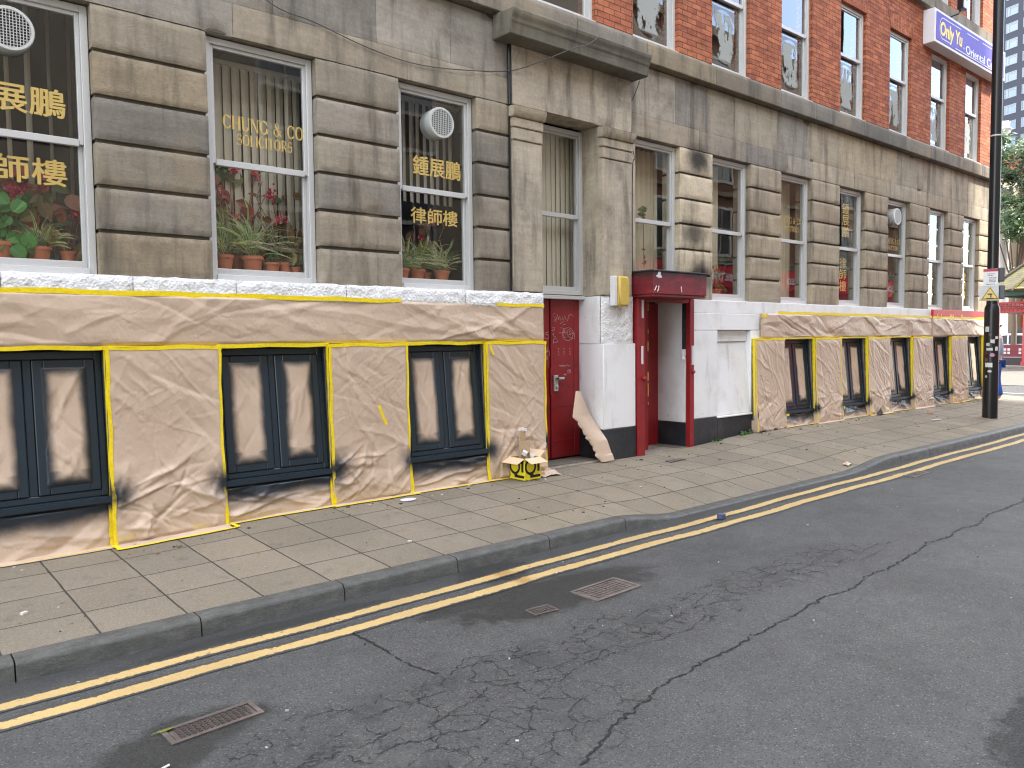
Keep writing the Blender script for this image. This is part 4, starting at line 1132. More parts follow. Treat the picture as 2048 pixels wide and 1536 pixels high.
for i, (a, b) in enumerate(((1.585, 2.495), (3.52, 4.41), (5.43, 6.33))):
    o = pier_sheet(a, b, 201+i*7, pn[i], PG, flange=(.15, .07, .05)[i], wrapR=i < 2, blot=((1., .9), (1.1, .8), (.9, 0))[i], drape=(1.25, 1.0, 1.0)[i], flare=(.045, .03, .02)[i])
    pier_tape(o, a, b, 31+i*9, flange=(.15, .07, .05)[i], flare=(.045, .03, .02)[i], ends=i == 0)
    if i == 1: strip('tape', [(lerp(4.02, 4.10, t), -.165, lerp(1.03, .83, t)) for t in np.linspace(0, 1, 5)], (0, -1, 0), .032, o, 0., 3, (.93, 0, .37))
    if i == 2: strip('tape', [(lerp(5.47, 5.52, t), -.125, lerp(1.61, 1.50, t)) for t in np.linspace(0, 1, 4)], (0, -1, 0), .03, o, 0., 3, (.93, 0, .37))
un = ['oversprayed kraft paper under the basement window sill cut by the left photo edge', 'shiny oversprayed kraft paper under the basement sill below the CHUNG & CO window', 'oversprayed kraft paper under the basement sill nearest the yellow Q1 box']
for i, (a, b) in enumerate(((-.6, 1.60), (2.48, 3.535), (4.40, 5.45))):
    o = under_sheet(a, b, 301+i*5, un[i], UG_, .10 if i == 0 else .05); under_tape(o, a, b, 61+i, right=True)
    if i > 0: strip('tape', [(a+.02, lerp(-.10, -.128, k/8)-.012, lerp(.38, .04, k/8)) for k in range(9)], (0, -1, 0), .024, o, lambda x, y, z, j: max(0, (z-.28)/.12), 71+i, (1, 0, 0))
bo = band_sheet(-1.2, 6.335, 1.645, 2.065, 401, -.062, 'long wrinkled kraft paper band under the white stone course left of the red door', 'kraft paper bands under the white course')
strip('tape', [(x, -.066-.008, 2.068) for x in np.linspace(-1.2, 4.36, 50)], (0, -1, 0), .042, bo, 0., 1, (0, 0, 1))
strip('tape', [(x, -.066-.009, 2.058) for x in np.linspace(5.62, 6.335, 10)], (0, -1, 0), .036, bo, 0., 2, (0, 0, 1))
for i, (a, b) in enumerate(LB): strip('tape', [(x, -.068, 1.633) for x in np.linspace(a-.02, b+.02, 12)], (0, -1, 0), .034, bo, lambda x, y, z, j: .0, 40+i, (0, 0, 1))

rn = ['kraft paper sheet hanging beside the blank white panel, its foot short of the pavement', 'kraft pier sheet one pier right of the sheet beside the blank white panel', 'kraft paper sheet on the pier left of the black rag', 'kraft paper sheet on the pier right of the black rag',
      'last full kraft pier sheet before the building corner, yellow tape at its foot', 'sunlit kraft paper sheet wrapping the building corner']
for i, (a, b) in enumerate(RP):
    yb = -.13
    o = pier_sheet(a, b, 501+i*7, rn[i], PG, bottom=(.17 if i == 0 else None), flange=.05, wrapL=True, wrapR=i < 5, blot=((0, .4), (.7, .5), (.7, .5), (.6, .5), (.5, .4), (.3, 0))[i], drape=.85, flare=.05, ragged=i == 0, ybase=yb)
    pier_tape(o, a, b, 131+i*9, flange=.05, flare=.05, ybase=yb, bottom=(.19 if i == 0 else None), foot=i in (2, 4, 5), right=i in (1, 5), ends=False)
rw = ['first', 'second', 'third', 'fourth', 'fifth']
for i, (a, b) in enumerate(RB):
    o = under_sheet(a-.03, b+.03, 601+i*5, 'low kraft paper under the %s basement sill to the right of the blank panel' % rw[i], UG_)
    under_tape(o, a-.03, b+.03, 161+i, right=i < 2)
    if i < 2:
        strip('tape', [(a-.01, lerp(-.10, -.135, k/8)-.016, lerp(.40, .2, k/8)) for k in range(9)], (0, -1, 0), .04, o, 0., 171+i, (1, 0, 0))
        strip('tape', [(x, -.155, .395) for x in np.linspace(a-.04, a+.10, 5)], (0, -1, 0), .04, o, 0., 181+i, (0, 0, 1))
bo = band_sheet(10.93, 17.38, 1.645, 2.035, 421, -.085, 'creased kraft paper band above the right-hand basement windows, hanging in diagonal folds', 'kraft paper bands under the white course', amp=.95)
strip('tape', [(x, -.10, 2.045) for x in np.linspace(11.4, 17.36, 50)], (0, -1, 0), .045, bo, 0., 1, (0, 0, 1)); strip('tape', [(lerp(10.93, 11.12, t), -.10, lerp(1.97, 2.02, t)) for t in np.linspace(0, 1, 4)], (0, -1, 0), .045, bo, 0., 7, (-.2, 0, 1))
for i, (a, b) in enumerate(RB[:3]): strip('tape', [(x, -.092, 1.640) for x in np.linspace(a, b, 12)], (0, -1, 0), .022, bo, 0., 45+i, (0, 0, 1))
bo2 = band_sheet(17.36, 20.99, 1.645, 2.03, 431, -.095, 'short kraft paper band below the red sign strip at the building corner', 'kraft paper bands under the white course', amp=.9)
strip('tape', [(x, -.110, 2.035) for x in np.linspace(17.38, 20.98, 30)], (0, -1, 0), .05, bo2, 0., 1, (0, 0, 1))
rs = thing('shop_sign', (19.2, -.07, 2.1), 'red sign strip with tips of yellow lettering above the masking paper at the corner', 'sign')
a = MB(); a.box(17.42, 20.95, -.10, -.052, 1.95, 2.205, (.55, .012, .02)); a.build('sign_board', 'tint', rs, bevel=.004)
a = MB()
for x in (17.62, 17.80, 18.28, 18.36, 18.44, 18.9, 18.98): a.box(x, x+.035, -.103, -.1005, 2.0, 2.11)
for x in (18.27, 18.43): a.box(x-.02, x+.07, -.1035, -.1008, 2.06, 2.075)
a.build('lettering', 'sign yellow', rs)

# ------------------------------------------------------------------ behind the glass: blinds, curtains, plants
def leaf_mb(): return MB()
def spider(mb, c, n, L, q, pale=(.50, .50, .26), green=(.085, .19, .045)):
    for i in range(n):
        a = q.uniform(0, 2*math.pi); el = q.uniform(.55, 1.45); l = L*q.uniform(.55, 1.15); wd = .010*q.uniform(.7, 1.3)
        p = Vector(c)+Vector((q.uniform(-.03, .03), q.uniform(-.03, .03), 0)); d = Vector((math.cos(a)*math.cos(el), math.sin(a)*math.cos(el)*.55, math.sin(el))); pts = []
        for k in range(8):
            pts.append(p.copy()); p = p+d*(l/7); d = (d+Vector((math.cos(a)*.10, math.sin(a)*.05, -.19))).normalized()
        sd = Vector((-math.sin(a), math.cos(a), .25)).normalized()
        if q.random() < .5: sd = Vector((.8, 0, .6))
        g = tuple(t*q.uniform(.75, 1.25) for t in green); pl = tuple(t*q.uniform(.7, 1.2) for t in pale)
        for k in range(7):
            w0, w1 = wd*(1-(k/7)**3), wd*(1-((k+1)/7)**3)
            A, A2 = pts[k], pts[k+1]
            mb.quad([A-sd*w0, A-sd*w0*.35, A2-sd*w1*.35, A2-sd*w1], pl); mb.quad([A-sd*w0*.35, A+sd*w0*.35, A2+sd*w1*.35, A2-sd*w1*.35], g); mb.quad([A+sd*w0*.35, A+sd*w0, A2+sd*w1, A2+sd*w1*.35], pl)
def broad(mb, c, size, q, colr, rnd_=False):
    """one broad leaf, folded on its midrib"""
    n = Vector((q.uniform(-.6, .6), -1+q.uniform(-.2, .5), q.uniform(-.2, .8))).normalized(); t = n.orthogonal().normalized(); ang = q.uniform(0, 6.28)
    t = (t*math.cos(ang)+n.cross(t)*math.sin(ang)); t = (t+Vector((0, 0, -.5))).normalized(); s_ = n.cross(t).normalized(); f = q.uniform(.85, 1.2)
    outl = [(0, 0), (.12, .30), (.35, .46), (.65, .40), (.88, .2), (1.05, 0)] if not rnd_ else [(0, 0), (.1, .35), (.35, .5), (.65, .5), (.9, .33), (1., 0)]
    for sg in (1, -1):
        pts = [Vector(c)+t*u*size+s_*sg*v*size*(.9 if rnd_ else .75)+n*(abs(v)*.18-u*u*.12)*size for u, v in outl]
        mb.quad(pts, tuple(x*f*(1 if sg > 0 else .82) for x in colr))
    return Vector(c)
def stem_line(mb, a, b, r=.004, tint=(.12, .16, .05)):
    a, b = Vector(a), Vector(b); m_ = (a+b)/2+Vector((rnd.uniform(-.03, .03), 0, .03)); mb.tube([a, m_, b], r, 5, tint)
def pot(parent, x, y, z, r, h):
    p = MB(); p.lathe([(0, 0), (r*.72, 0), (r*.95, h*.80), (r*1.05, h*.80), (r*1.08, h), (r*.96, h), (r*.93, h*.85), (0, h*.85)], (x, y, z), 20); p.build('pot', 'terracotta', parent, smooth=40)
    s_ = MB(); s_.lathe([(0, h*.87), (r*.94, h*.86)], (x, y, z), 16); s_.build('soil', 'soil', parent)
def plant(kind, x, y, z, r, h, label, seed, H=.4, group='pot plants on the window sills'):
    q = random.Random(seed); T = thing('pot_plant', (x, y, z), label, 'plant', group); pot(T, x, y, z, r, h)
    mb = MB(); top = z+h*.85; fl = MB(); stm = MB()
    if kind == 'spider': spider(mb, (x, y, top), int(70+H*90), H, q)
    if kind == 'pilea':
        for i in range(46):
            px, py, pz = x+q.uniform(-.19, .19), y+q.uniform(-.09, .06), top+q.uniform(-.02, H); broad(mb, (px, py, pz), q.uniform(.07, .12), q, (.055, .20, .035), True); stem_line(stm, (x, y, top), (px, py, pz), .003)
    if kind in ('begonia', 'redplant'):
        for i in range(52 if kind == 'begonia' else 26):
            px, py, pz = x+q.uniform(-.2, .2)*(.8+H), y+q.uniform(-.08, .08), top+q.uniform(.25 if kind == 'begonia' else .1, 1)*H
            cset = ((.26, .045, .03), (.30, .09, .045), (.10, .13, .03), (.21, .16, .05), (.36, .05, .04)) if kind == 'begonia' else ((.16, .10, .04), (.06, .13, .03), (.20, .07, .04), (.24, .20, .07))
            broad(mb, (px, py, pz), q.uniform(.10, .19), q, q.choice(cset)); 
            if i % 2 == 0: stem_line(stm, (x, y, top), (px, py, pz), .004, (.20, .10, .06))
        for k in range(4 if kind == 'begonia' else 2):
            cx_, cz_ = x+q.uniform(-.2, .22), top+H*q.uniform(.45, 1.0); stem_line(stm, (x, y, top), (cx_, y-.05, cz_), .003, (.25, .06, .05))
            for i in range(26):
                broad(fl, (cx_+q.gauss(0, .028), y-.06+q.gauss(0, .02), cz_+q.gauss(0, .028)), q.uniform(.018, .030), q, q.choice(((.55, .03, .09), (.42, .02, .06), (.65, .10, .16))), True)
    if kind == 'small':
        for i in range(26):
            px, py, pz = x+q.uniform(-.10, .10), y+q.uniform(-.06, .06), top+q.uniform(0, H); broad(mb, (px, py, pz), q.uniform(.04, .08), q, q.choice(((.09, .12, .03), (.16, .12, .045), (.13, .05, .03), (.05, .10, .03)))); stem_line(stm, (x, y, top), (px, py, pz), .0025)
    if kind == 'dark':
        for i in range(40):
            px, py, pz = x+q.uniform(-.16, .16), y+q.uniform(-.08, .08), top+q.uniform(0, H); broad(mb, (px, py, pz), q.uniform(.09, .16), q, q.choice(((.02, .06, .02), (.03, .09, .025), (.05, .12, .03)))); stem_line(stm, (x, y, top), (px, py, pz), .003)
    wa, wb_ = min(GW+RW, key=lambda g: abs((g[0]+g[1])/2-x))
    for m_, nm in ((mb, 'leaves'), (stm, 'stems'), (fl, 'flowers')):
        if m_.f:
            m_.v = [(min(max(v[0], wa+.03), wb_-.03), max(v[1], .215), v[2]) for v in m_.v]      # leaves press against frame and glass
            m_.c = [tuple(min(.85, v*1.25) for v in c) for c in m_.c]; m_.build(nm, 'leaf', T)
zs = 2.318; ys = .36
bx = MB(); 
for a, b in GW+RW+[DW]: bx.box(a-.1, b+.1, .205 if (a, b) != DW else .41, .60, 2.20, 2.314)
bx.build('window_board', 'interior light', B)
plant('pilea', .98, .32, zs, .09, .14, 'round-leaved green plant in the left-edge window under the gold characters', 1, .42)
plant('begonia', 1.10, .46, zs, .08, .13, 'red and green leaved plant behind the round-leaved one in the left-edge window', 2, .62)
plant('spider', 1.24, .34, zs, .085, .12, 'striped spider plant in a terracotta pot at the middle of the left-edge window', 3, .30)
plant('redplant', 1.45, .37, zs, .06, .10, 'dark leaved plant with crimson flowers beside the right frame of the left-edge window', 4, .48)
plant('spider', 2.72, .35, zs, .085, .15, 'arching spider plant at the left of the window lettered CHUNG & CO', 5, .60)
plant('spider', 2.98, .34, zs, .10, .15, 'largest spider plant in the widest pot of the window lettered CHUNG & CO', 6, .60)
plant('begonia', 2.88, .50, zs, .09, .15, 'tall red leaved begonia with pink flowers in the window lettered CHUNG & CO', 7, .85)
plant('dark', 2.66, .54, zs, .08, .12, 'dark green broad leaved plant at the back left of the window lettered CHUNG & CO', 17, .95)
plant('small', 3.17, .33, zs, .075, .10, 'small reddish plant in a low pot, right half of the CHUNG & CO window', 8, .22)
plant('redplant', 3.31, .36, zs, .07, .11, 'thin stemmed red plant with few leaves at the right of the CHUNG & CO window', 9, .75)
plant('small', 3.41, .32, zs, .05, .07, 'tiny dark leaved plant in the right corner of the CHUNG & CO window', 10, .14)
plant('spider', 4.62, .33, zs, .09, .12, 'bushy spider plant at the left of the small vent window beside the red door', 11, .48)
plant('spider', 4.84, .36, zs, .09, .12, 'middle spider plant of the small vent window beside the red door', 13, .48)
plant('spider', 5.16, .34, zs, .09, .12, 'rightmost spider plant of the small vent window beside the red door', 12, .45)
plant('redplant', 5.0, .44, zs, .07, .10, 'pale red leaved plant above spider plants in the window with the small vent', 14, .62)
plant('small', 10.35, .34, zs, .08, .09, 'yellow green plant at the foot of the window above the red canopy corner', 15, .35)
plant('dark', 10.58, .46, zs, .07, .10, 'dark green plant by the right frame of the window above the red canopy corner', 16, .5)
plant('redplant', 16.1, .36, zs, .08, .10, 'red leaved plant in the right-hand window with the round vent', 18, .6)
# trailing plant hanging in the first window over the canopy
T = thing('hanging_plant', (8.62, .32, 3.6), 'small trailing plant hanging behind the window over the red canopy', 'plant'); mb = MB(); q = random.Random(21)
for i in range(9): broad(mb, (8.62+q.uniform(-.08, .08), .32, 3.42+q.uniform(-.06, .06)), .09, q, (.17, .21, .10))
for i in range(4): broad(mb, (8.62+q.uniform(-.03, .03), .32, 2.9-i*.07), .06, q, (.17, .21, .10))
mb.build('leaves', 'leaf', T); mb = MB(); mb.tube([(8.62, .33, 3.42), (8.62, .33, 3.1), (8.63, .33, 2.65)], .004, 5, (.12, .1, .05)); mb.build('stems', 'leaf', T)

def blind(a, b, z0, z1, y, seed, label, twist=.5, gap=.088, miss=()):
    q = random.Random(seed); mb = MB(); x = a; i = 0
    mb.box(a-.05, b+.05, y-.03, y+.03, z1, z1+.04)
    while x < b:
        if i not in miss:
            t = twist+q.uniform(-.12, .12); dx, dy = .0445*math.cos(t), .0445*math.sin(t); sw_ = q.uniform(-.01, .01)
            mb.quad([(x-dx+sw_, y-dy, z0), (x+sw_, y-.010, z0), (x, y-.010, z1), (x-dx, y-dy, z1)]); mb.quad([(x+sw_, y-.010, z0), (x+dx+sw_, y+dy, z0), (x+dx, y+dy, z1), (x, y-.010, z1)])
        x += gap; i += 1
    return tag(mb.build('vertical_blind', 'blind', smooth=60), label, 'blind', 'vertical blinds and curtains behind the glass')
def curtain(a, b, z0, z1, y, seed, label, open_=0.):
    q = random.Random(seed); n = 60; nz = 6
    P = np.zeros((nz, n, 3)); ph = q.uniform(0, 6)
    for j in range(nz):
        for i in range(n):
            u = i/(n-1); x = lerp(a, b, u); P[j, i] = (x+open_*math.sin(u*9)*.02*j/nz, y+.035*math.sin(u*(b-a)*58+ph+math.sin(u*7)*1.5)+.01*math.sin(u*91), lerp(z1, z0, j/(nz-1)))
    o = grid_mesh('curtain', P, 'curtain'); return tag(o, label, 'curtain', 'vertical blinds and curtains behind the glass')
blind(.35, 1.75, 2.30, 4.40, .56, 1, 'half open vertical blind behind the left-edge window with gold characters', 1.0, .15, (1, 3))
blind(2.42, 3.62, 2.30, 4.24, .50, 2, 'beige vertical blind behind the window lettered CHUNG & CO SOLICITORS in bold gold', .30, .086)
blind(4.36, 5.5, 3.2, 4.30, .52, 3, 'grey vertical blind behind the window with the small round vent', .5, .09)
blind(6.36, 7.42, 2.27, 4.28, .50, 4, 'closed vertical blind behind the window over the left red door', .12, .086)
for i, (a, b) in enumerate(RW):
    lab = ['pale curtain behind the window over the red canopy', 'cream curtain behind the window right of the red canopy', 'cream curtain behind the window with faint CHUNG & CO lettering nearest the canopy', 'cream curtain behind the first window with a column of gold characters',
           'cream curtain behind the right-hand window with the round vent', 'cream curtain behind the second window with a column of gold characters', 'pale sunlit curtain behind the last ground floor window before the corner'][i]
    if i == 4: curtain(a-.05, lerp(a, b, .35), 2.3, 4.3, .5, 30+i, lab)
    else: curtain(a-.08, b+.08 if i in (0, 2, 6) else lerp(a, b, .8), 2.3, 4.32, .48, 30+i, lab)

# ------------------------------------------------------------------ things on the pavement
def box_thing():
    bx_, by_, s, hgt = 5.845, -.262, .25, .245; zb = pave_z(bx_, by_)+.006; a = R(2-45)
    T = thing('cardboard_box', (bx_, by_, zb), 'open yellow cardboard box printed Q1 in black on the pavement by the red door', 'box')
    ca, sa = math.cos(a), math.sin(a); fn = lambda x, y, z: (bx_+x*ca-y*sa, by_+x*sa+y*ca, zb+z)
    h = s/2; t = .004; b = MB(); Y = (.78, .66, .03)
    # walls as thin boards; local -y and +x+... faces look at the street
    # rotate by 45 so that two faces meet at the front corner
    r = R(45); cr, sr = math.cos(r), math.sin(r); f2 = lambda x, y, z: fn(x*cr-y*sr, x*sr+y*cr, z)
    b.box(-h, h, -h, -h+t, 0, hgt, Y, f2); b.box(-h, h, h-t, h, 0, hgt, Y, f2); b.box(-h, -h+t, -h+t, h-t, 0, hgt, Y, f2); b.box(h-t, h, -h+t, h-t, 0, hgt, Y, f2)
    b.box(-h+t, h-t, -h+t, h-t, 0, t, (.42, .30, .19), f2)
    i = .0015; K = (.42, .30, .19)
    for q in ((-h+t, h-t, -h+t+.0005, -h+t+i), (-h+t, h-t, h-t-i, h-t-.0005)): b.box(q[0], q[1], q[2], q[3], t, hgt-.001, K, f2)
    for q in ((-h+t+.0005, -h+t+i), (h-t-i, h-t-.0005)): b.box(q[0], q[1], -h+t+.002, h-t-.002, t, hgt-.001, K, f2)
    b.build('body', 'card', T, bevel=.0015)
    K2 = (.62, .47, .33)
    def flap(e0, e1, out, ang, L=.12, taper=.0):
        e0, e1 = Vector(e0), Vector(e1); o = Vector(out)*math.cos(ang)+Vector((0, 0, 1))*math.sin(ang); n = (e1-e0).cross(o).normalized()*.003
        m_ = MB(); d = (e1-e0)*taper; P = [e0, e1, e1+o*L-d, e0+o*L+d]
        v = [p for p in P]+[p+n for p in P]; v = [f2(*p) for p in v]; b0 = len(m_.v); m_.v += v
        for q in ((0, 1, 2, 3), (7, 6, 5, 4), (0, 4, 5, 1), (1, 5, 6, 2), (2, 6, 7, 3), (3, 7, 4, 0)): m_.f.append(q); m_.c.append(K2)
        m_.build('flap', 'card', T)
    flap((-h, -h, hgt), (h, -h, hgt), (0, -1, 0), R(-22), .125, -.02); flap((-h, h, hgt), (-h, -h, hgt), (-1, 0, 0), R(-24), .125, -.02)
    flap((h, h, hgt), (-h, h, hgt), (0, 1, 0), R(72), .19, .0); flap((h, -h, hgt), (h, h, hgt), (1, 0, 0), R(40), .10, .02)
    def q1(face, w_):
        m_ = MB(); D_ = (.018, .016, .015)
        def pt(u, v, o): return f2(-h+u*w_, -h-.0012-o, v) if face == 0 else f2(-h-.0012-o, h-u*w_, v)
        n = 28; cx, cz, r0, r1 = .36, .60*hgt, .060, .088
        for k in range(n):
            a0, a1 = 2*math.pi*k/n, 2*math.pi*(k+1)/n
            m_.quad([pt(cx+r_*math.cos(t_)/w_, cz+r_*math.sin(t_)*1.05, 0) for r_, t_ in ((r0, a0), (r1, a0), (r1, a1), (r0, a1))], D_)
        for u0, v0, u1, v1, o in ((.34, .09*hgt, .97, .21*hgt, .0004), (.79, .36*hgt, .93, .92*hgt, .0004), (.69, .76*hgt, .80, .86*hgt, .0006)):
            m_.quad([pt(u0, v0, o), pt(u1, v0, o), pt(u1, v1, o), pt(u0, v1, o)], D_)
        m_.quad([pt(.30, .23*hgt, .0007), pt(.42, .09*hgt, .0007), pt(.60, .21*hgt, .0007), pt(.45, .27*hgt, .0007)], D_)
        m_.build('lettering', 'card', T)
    q1(0, s); q1(1, s)
    # loose card standing in the box and a torn tube behind it
    c = MB(); c.box(-.05, .10, .02, .026, .05, hgt+.17, (.46, .34, .22), f2); o = c.build('card_sheet', 'card'); tag(o, 'plain brown card standing upright inside the yellow Q1 box', 'card')
    c = MB(); c.box(-.02, .07, .06, .075, .02, hgt+.30, (.45, .32, .21), f2); c.box(-.022, .04, .058, .078, hgt+.29, hgt+.325, (.75, .72, .70), f2); c.box(.03, .082, .05, .07, hgt+.28, hgt+.31, (.75, .73, .72), f2)
    tag(c.build('card_sheet', 'card'), 'tall brown card with torn white top standing behind the other card in the Q1 box', 'card')
    c = MB(); q = random.Random(2)
    pts = [(lerp(-.05, .10, k/8)+q.uniform(-.01, .01), -.03+q.uniform(-.02, .02), hgt+.02+.05*math.sin(k*.8)) for k in range(9)]
    for k in range(8):
        p0, p1 = Vector(pts[k]), Vector(pts[k+1]); c.quad([f2(*(p0+Vector((0, -.035, -.01)))), f2(*(p1+Vector((0, -.035, -.01)))), f2(*(p1+Vector((0, .035, .01)))), f2(*(p0+Vector((0, .035, .01))))], (.62, .60, .58))
    tag(c.build('plastic_film', 'card', smooth=60), 'scrap of pale plastic film lying in the mouth of the yellow Q1 box', 'film')
box_thing()

def crumple(name, x, y, rx, ry, h, seed, label, mat='paper', cat='paper', n=26):
    P = np.zeros((n, n, 3)); zb = pave_z(x, y)+.002 if y > KY else road_z(x)+.004
    u = np.linspace(-1, 1, n); U, V = np.meshgrid(u, u); r = np.sqrt(U*U+V*V)
    X = x+rx*U*(1+.5*fbm(U*2, V*2, seed, 3)); Y_ = y+ry*V*(1+.5*fbm(U*2+5, V*2, seed+3, 3))
    Z = zb+h*np.clip(1.05-r*.75, .02, 1)*(.55+1.6*np.abs(fbm(U*1.7, V*1.7, seed+7, 2)))+h*.9*np.abs(folds(U, V, seed, 22, .5, .6, .14, box=(-1, 1, -1, 1)))*np.clip(1.2-r, 0, 1)
    P = np.stack([X, Y_, Z], -1)
    o = grid_mesh(name, P, mat, None, paint=np.zeros((n, n)), yellow=np.zeros((n, n)), smooth=False)
    tag(o, label, cat); return o
crumple('crumpled_paper', 6.18, -.27, .14, .10, .09, 5, 'crumpled brown paper lying against the right side of the yellow Q1 box', n=16)
crumple('paper_scrap', 10.11, -1.9, .07, .05, .05, 7, 'small brown paper scrap on the dropped kerb crossing', n=10)
# torn masking paper leaning in the left doorway
nz, nx = 60, 24; P = np.zeros((nz, nx, 3)); q = random.Random(12)
for j in range(nz):
    v = j/(nz-1)
    kl = ((0, 7.09, .16), (.35, 6.93, .06), (.7, 7.08, -.02), (1, 7.20, -.12)); kr = ((0, 7.19, .20), (.35, 7.30, .12), (.7, 7.38, -.10), (1, 7.45, -.16))
    def key(kk):
        for a, b in zip(kk, kk[1:]):
            if v <= b[0]: t = (v-a[0])/(b[0]-a[0]); return lerp(a[1], b[1], t), lerp(a[2], b[2], t)
        return kk[-1][1:]
    xl, yl_ = key(kl); xr, yr = key(kr)
    jag = (.05*float(vnoise(np.array(v*30), np.array(0.), 3))+.028*((v*9+.3*math.sin(v*31)) % 1)) if v > .36 else 0
    for i in range(nx):
        u = i/(nx-1); bow = .045*math.sin(math.pi*u*.9)*(1-.4*v)
        P[j, i] = (lerp(xl, xr, u)+jag*(1-u)**6, lerp(yl_, yr, u)-bow-.010*float(fbm(np.array(u*2), np.array(v*2), 5, 3)), lerp(1.0, pave_z(7.3, -.1)+.008, v)+.02*u*(v > .9))
tag(grid_mesh('torn_paper', P, 'paper', None, paint=np.zeros((nz, nx)), yellow=np.zeros((nz, nx))), 'torn curling sheet of kraft paper leaning in the left red doorway', 'paper')
def flat_litter(name, pts, z, mat, label, cat, th=.006, tint_=None):
    mb = MB(); mb.prism(pts, z, z+th, 'z', tint_); return tag(mb.build(name, mat), label, cat)
ell = lambda cx, cy, a, b, n=18: [(cx+a*math.cos(6.283*k/n)*(1+.06*math.sin(k*2.3)), cy+b*math.sin(6.283*k/n)) for k in range(n)]
flat_litter('paper_plate', ell(4.21, -.36, .085, .06), pave_z(4.21, -.36)+.006, 'sign white', 'flattened white paper cup lid lying on the slabs in front of the masked piers', 'litter')
mb = MB(); mb.box(6.40, 6.47, -2.50, -2.44, road_z(6)+.005, road_z(6)+.06, (.075, .10, .17)); tag(mb.build('blue_block', 'card', bevel=.006), 'small blue plastic block in the gutter by the yellow lines', 'litter')
flat_litter('metal_plate', [(8.02, -.52), (8.35, -.50), (8.33, -.62), (8.0, -.64)], pave_z(8.1, -.55)+.004, 'iron', 'small dark stopcock plate set in the slabs before the second red doorway', 'cover plate', .004)
flat_litter('litter', [(15.1, -1.0), (15.35, -1.02), (15.33, -1.10), (15.2, -1.06)], pave_z(15.2, -1)+.004, 'sign white', 'flattened white wrapper on the pavement left of the lamp post', 'litter', .012)
flat_litter('litter', [(15.9, -.6), (16.05, -.6), (16.02, -.68), (15.95, -.7)], pave_z(16, -.6)+.004, 'terracotta', 'brown leaf litter on the pavement close to the lamp post', 'litter', .012)
# a black rag below the right-hand sheets, torn holes
crumple('black_rag', 14.75, -.235, .13, .035, .14, 9, 'crumpled black rag tucked under the right-hand masking paper', 'black', 'rag', 12)
for i, (x, y, c) in enumerate(((.93, -3.55, (.75, .74, .7)), (.90, -3.60, (.65, .35, .08)))):
    mb = MB(); mb.tube([(x, y, road_z(x)+.009), (x+.035, y+.012, road_z(x)+.009)], .005, 8, c); tag(mb.build('cigarette_end', 'card'), ('white filter of a stubbed cigarette by the nearest oblong iron cover', 'tan cigarette end by the nearest oblong iron cover')[i], 'litter', 'cigarette ends')
T = mb = MB(); mb.quad([(1.00, -3.22, -.098), (1.03, -3.24, -.096), (1.07, -3.235, -.094), (1.09, -3.225, -.098), (1.06, -3.215, -.096), (1.02, -3.213, -.096)], (.20, .22, .05)); mb.quad([(.985, -3.221, -.099), (1.0, -3.223, -.099), (1.0, -3.22, -.097), (.985, -3.219, -.097)], (.2, .2, .05))
tag(mb.build('fallen_leaf', 'leaf'), 'yellow green fallen leaf at the end of the nearest oblong iron cover', 'leaf')
# scattered grit and crumbs
mb = MB(); q = random.Random(77)
for i in range(420):
    x = q.uniform(-.5, 20)**1.0; y = q.choice((q.uniform(-2.0, -.2), q.uniform(-6.3, -2.2), q.uniform(-.45, -.2))); s_ = q.uniform(.003, .009)*(1.5 if q.random() < .06 else 1)*(q.choice((1, 1.4, 2.2)) if y > KY else 1)
    z = (pave_z(x, y) if y > KY else road_z(x))+.001; c = q.choice(((.55, .53, .5), (.06, .05, .04), (.2, .15, .1), (.05, .045, .04), (.4, .33, .2))) if y > KY else q.choice(((.5, .49, .47), (.33, .32, .31), (.05, .05, .05)))
    a = q.uniform(0, 3); ca, sa = math.cos(a)*s_, math.sin(a)*s_
    mb.box(-1, 1, -.6, .6, 0, q.uniform(.3, .9), c, lambda X, Y, Z: (x+X*ca-Y*sa, y+X*sa+Y*ca, z+Z*s_))
o = mb.build('grit', 'card'); tag(o, 'grit and crumbs scattered on the pavement and road', 'grit', kind='stuff')
# weeds at the wall foot
mb = MB(); q = random.Random(6)
for x in (9.75, 10.45, 10.6, 11.2):
    for i in range(26):
        p = Vector((x+q.gauss(0, .05), -.10+q.uniform(-.05, .01), pave_z(x, -.1)+q.uniform(0, .035))); broad(mb, p, q.uniform(.02, .045), q, q.choice(((.06, .17, .03), (.09, .22, .04), (.04, .10, .02))), True)
tag(mb.build('weeds', 'leaf'), 'small green weeds growing along the foot of the black skirting', 'weeds', kind='stuff')

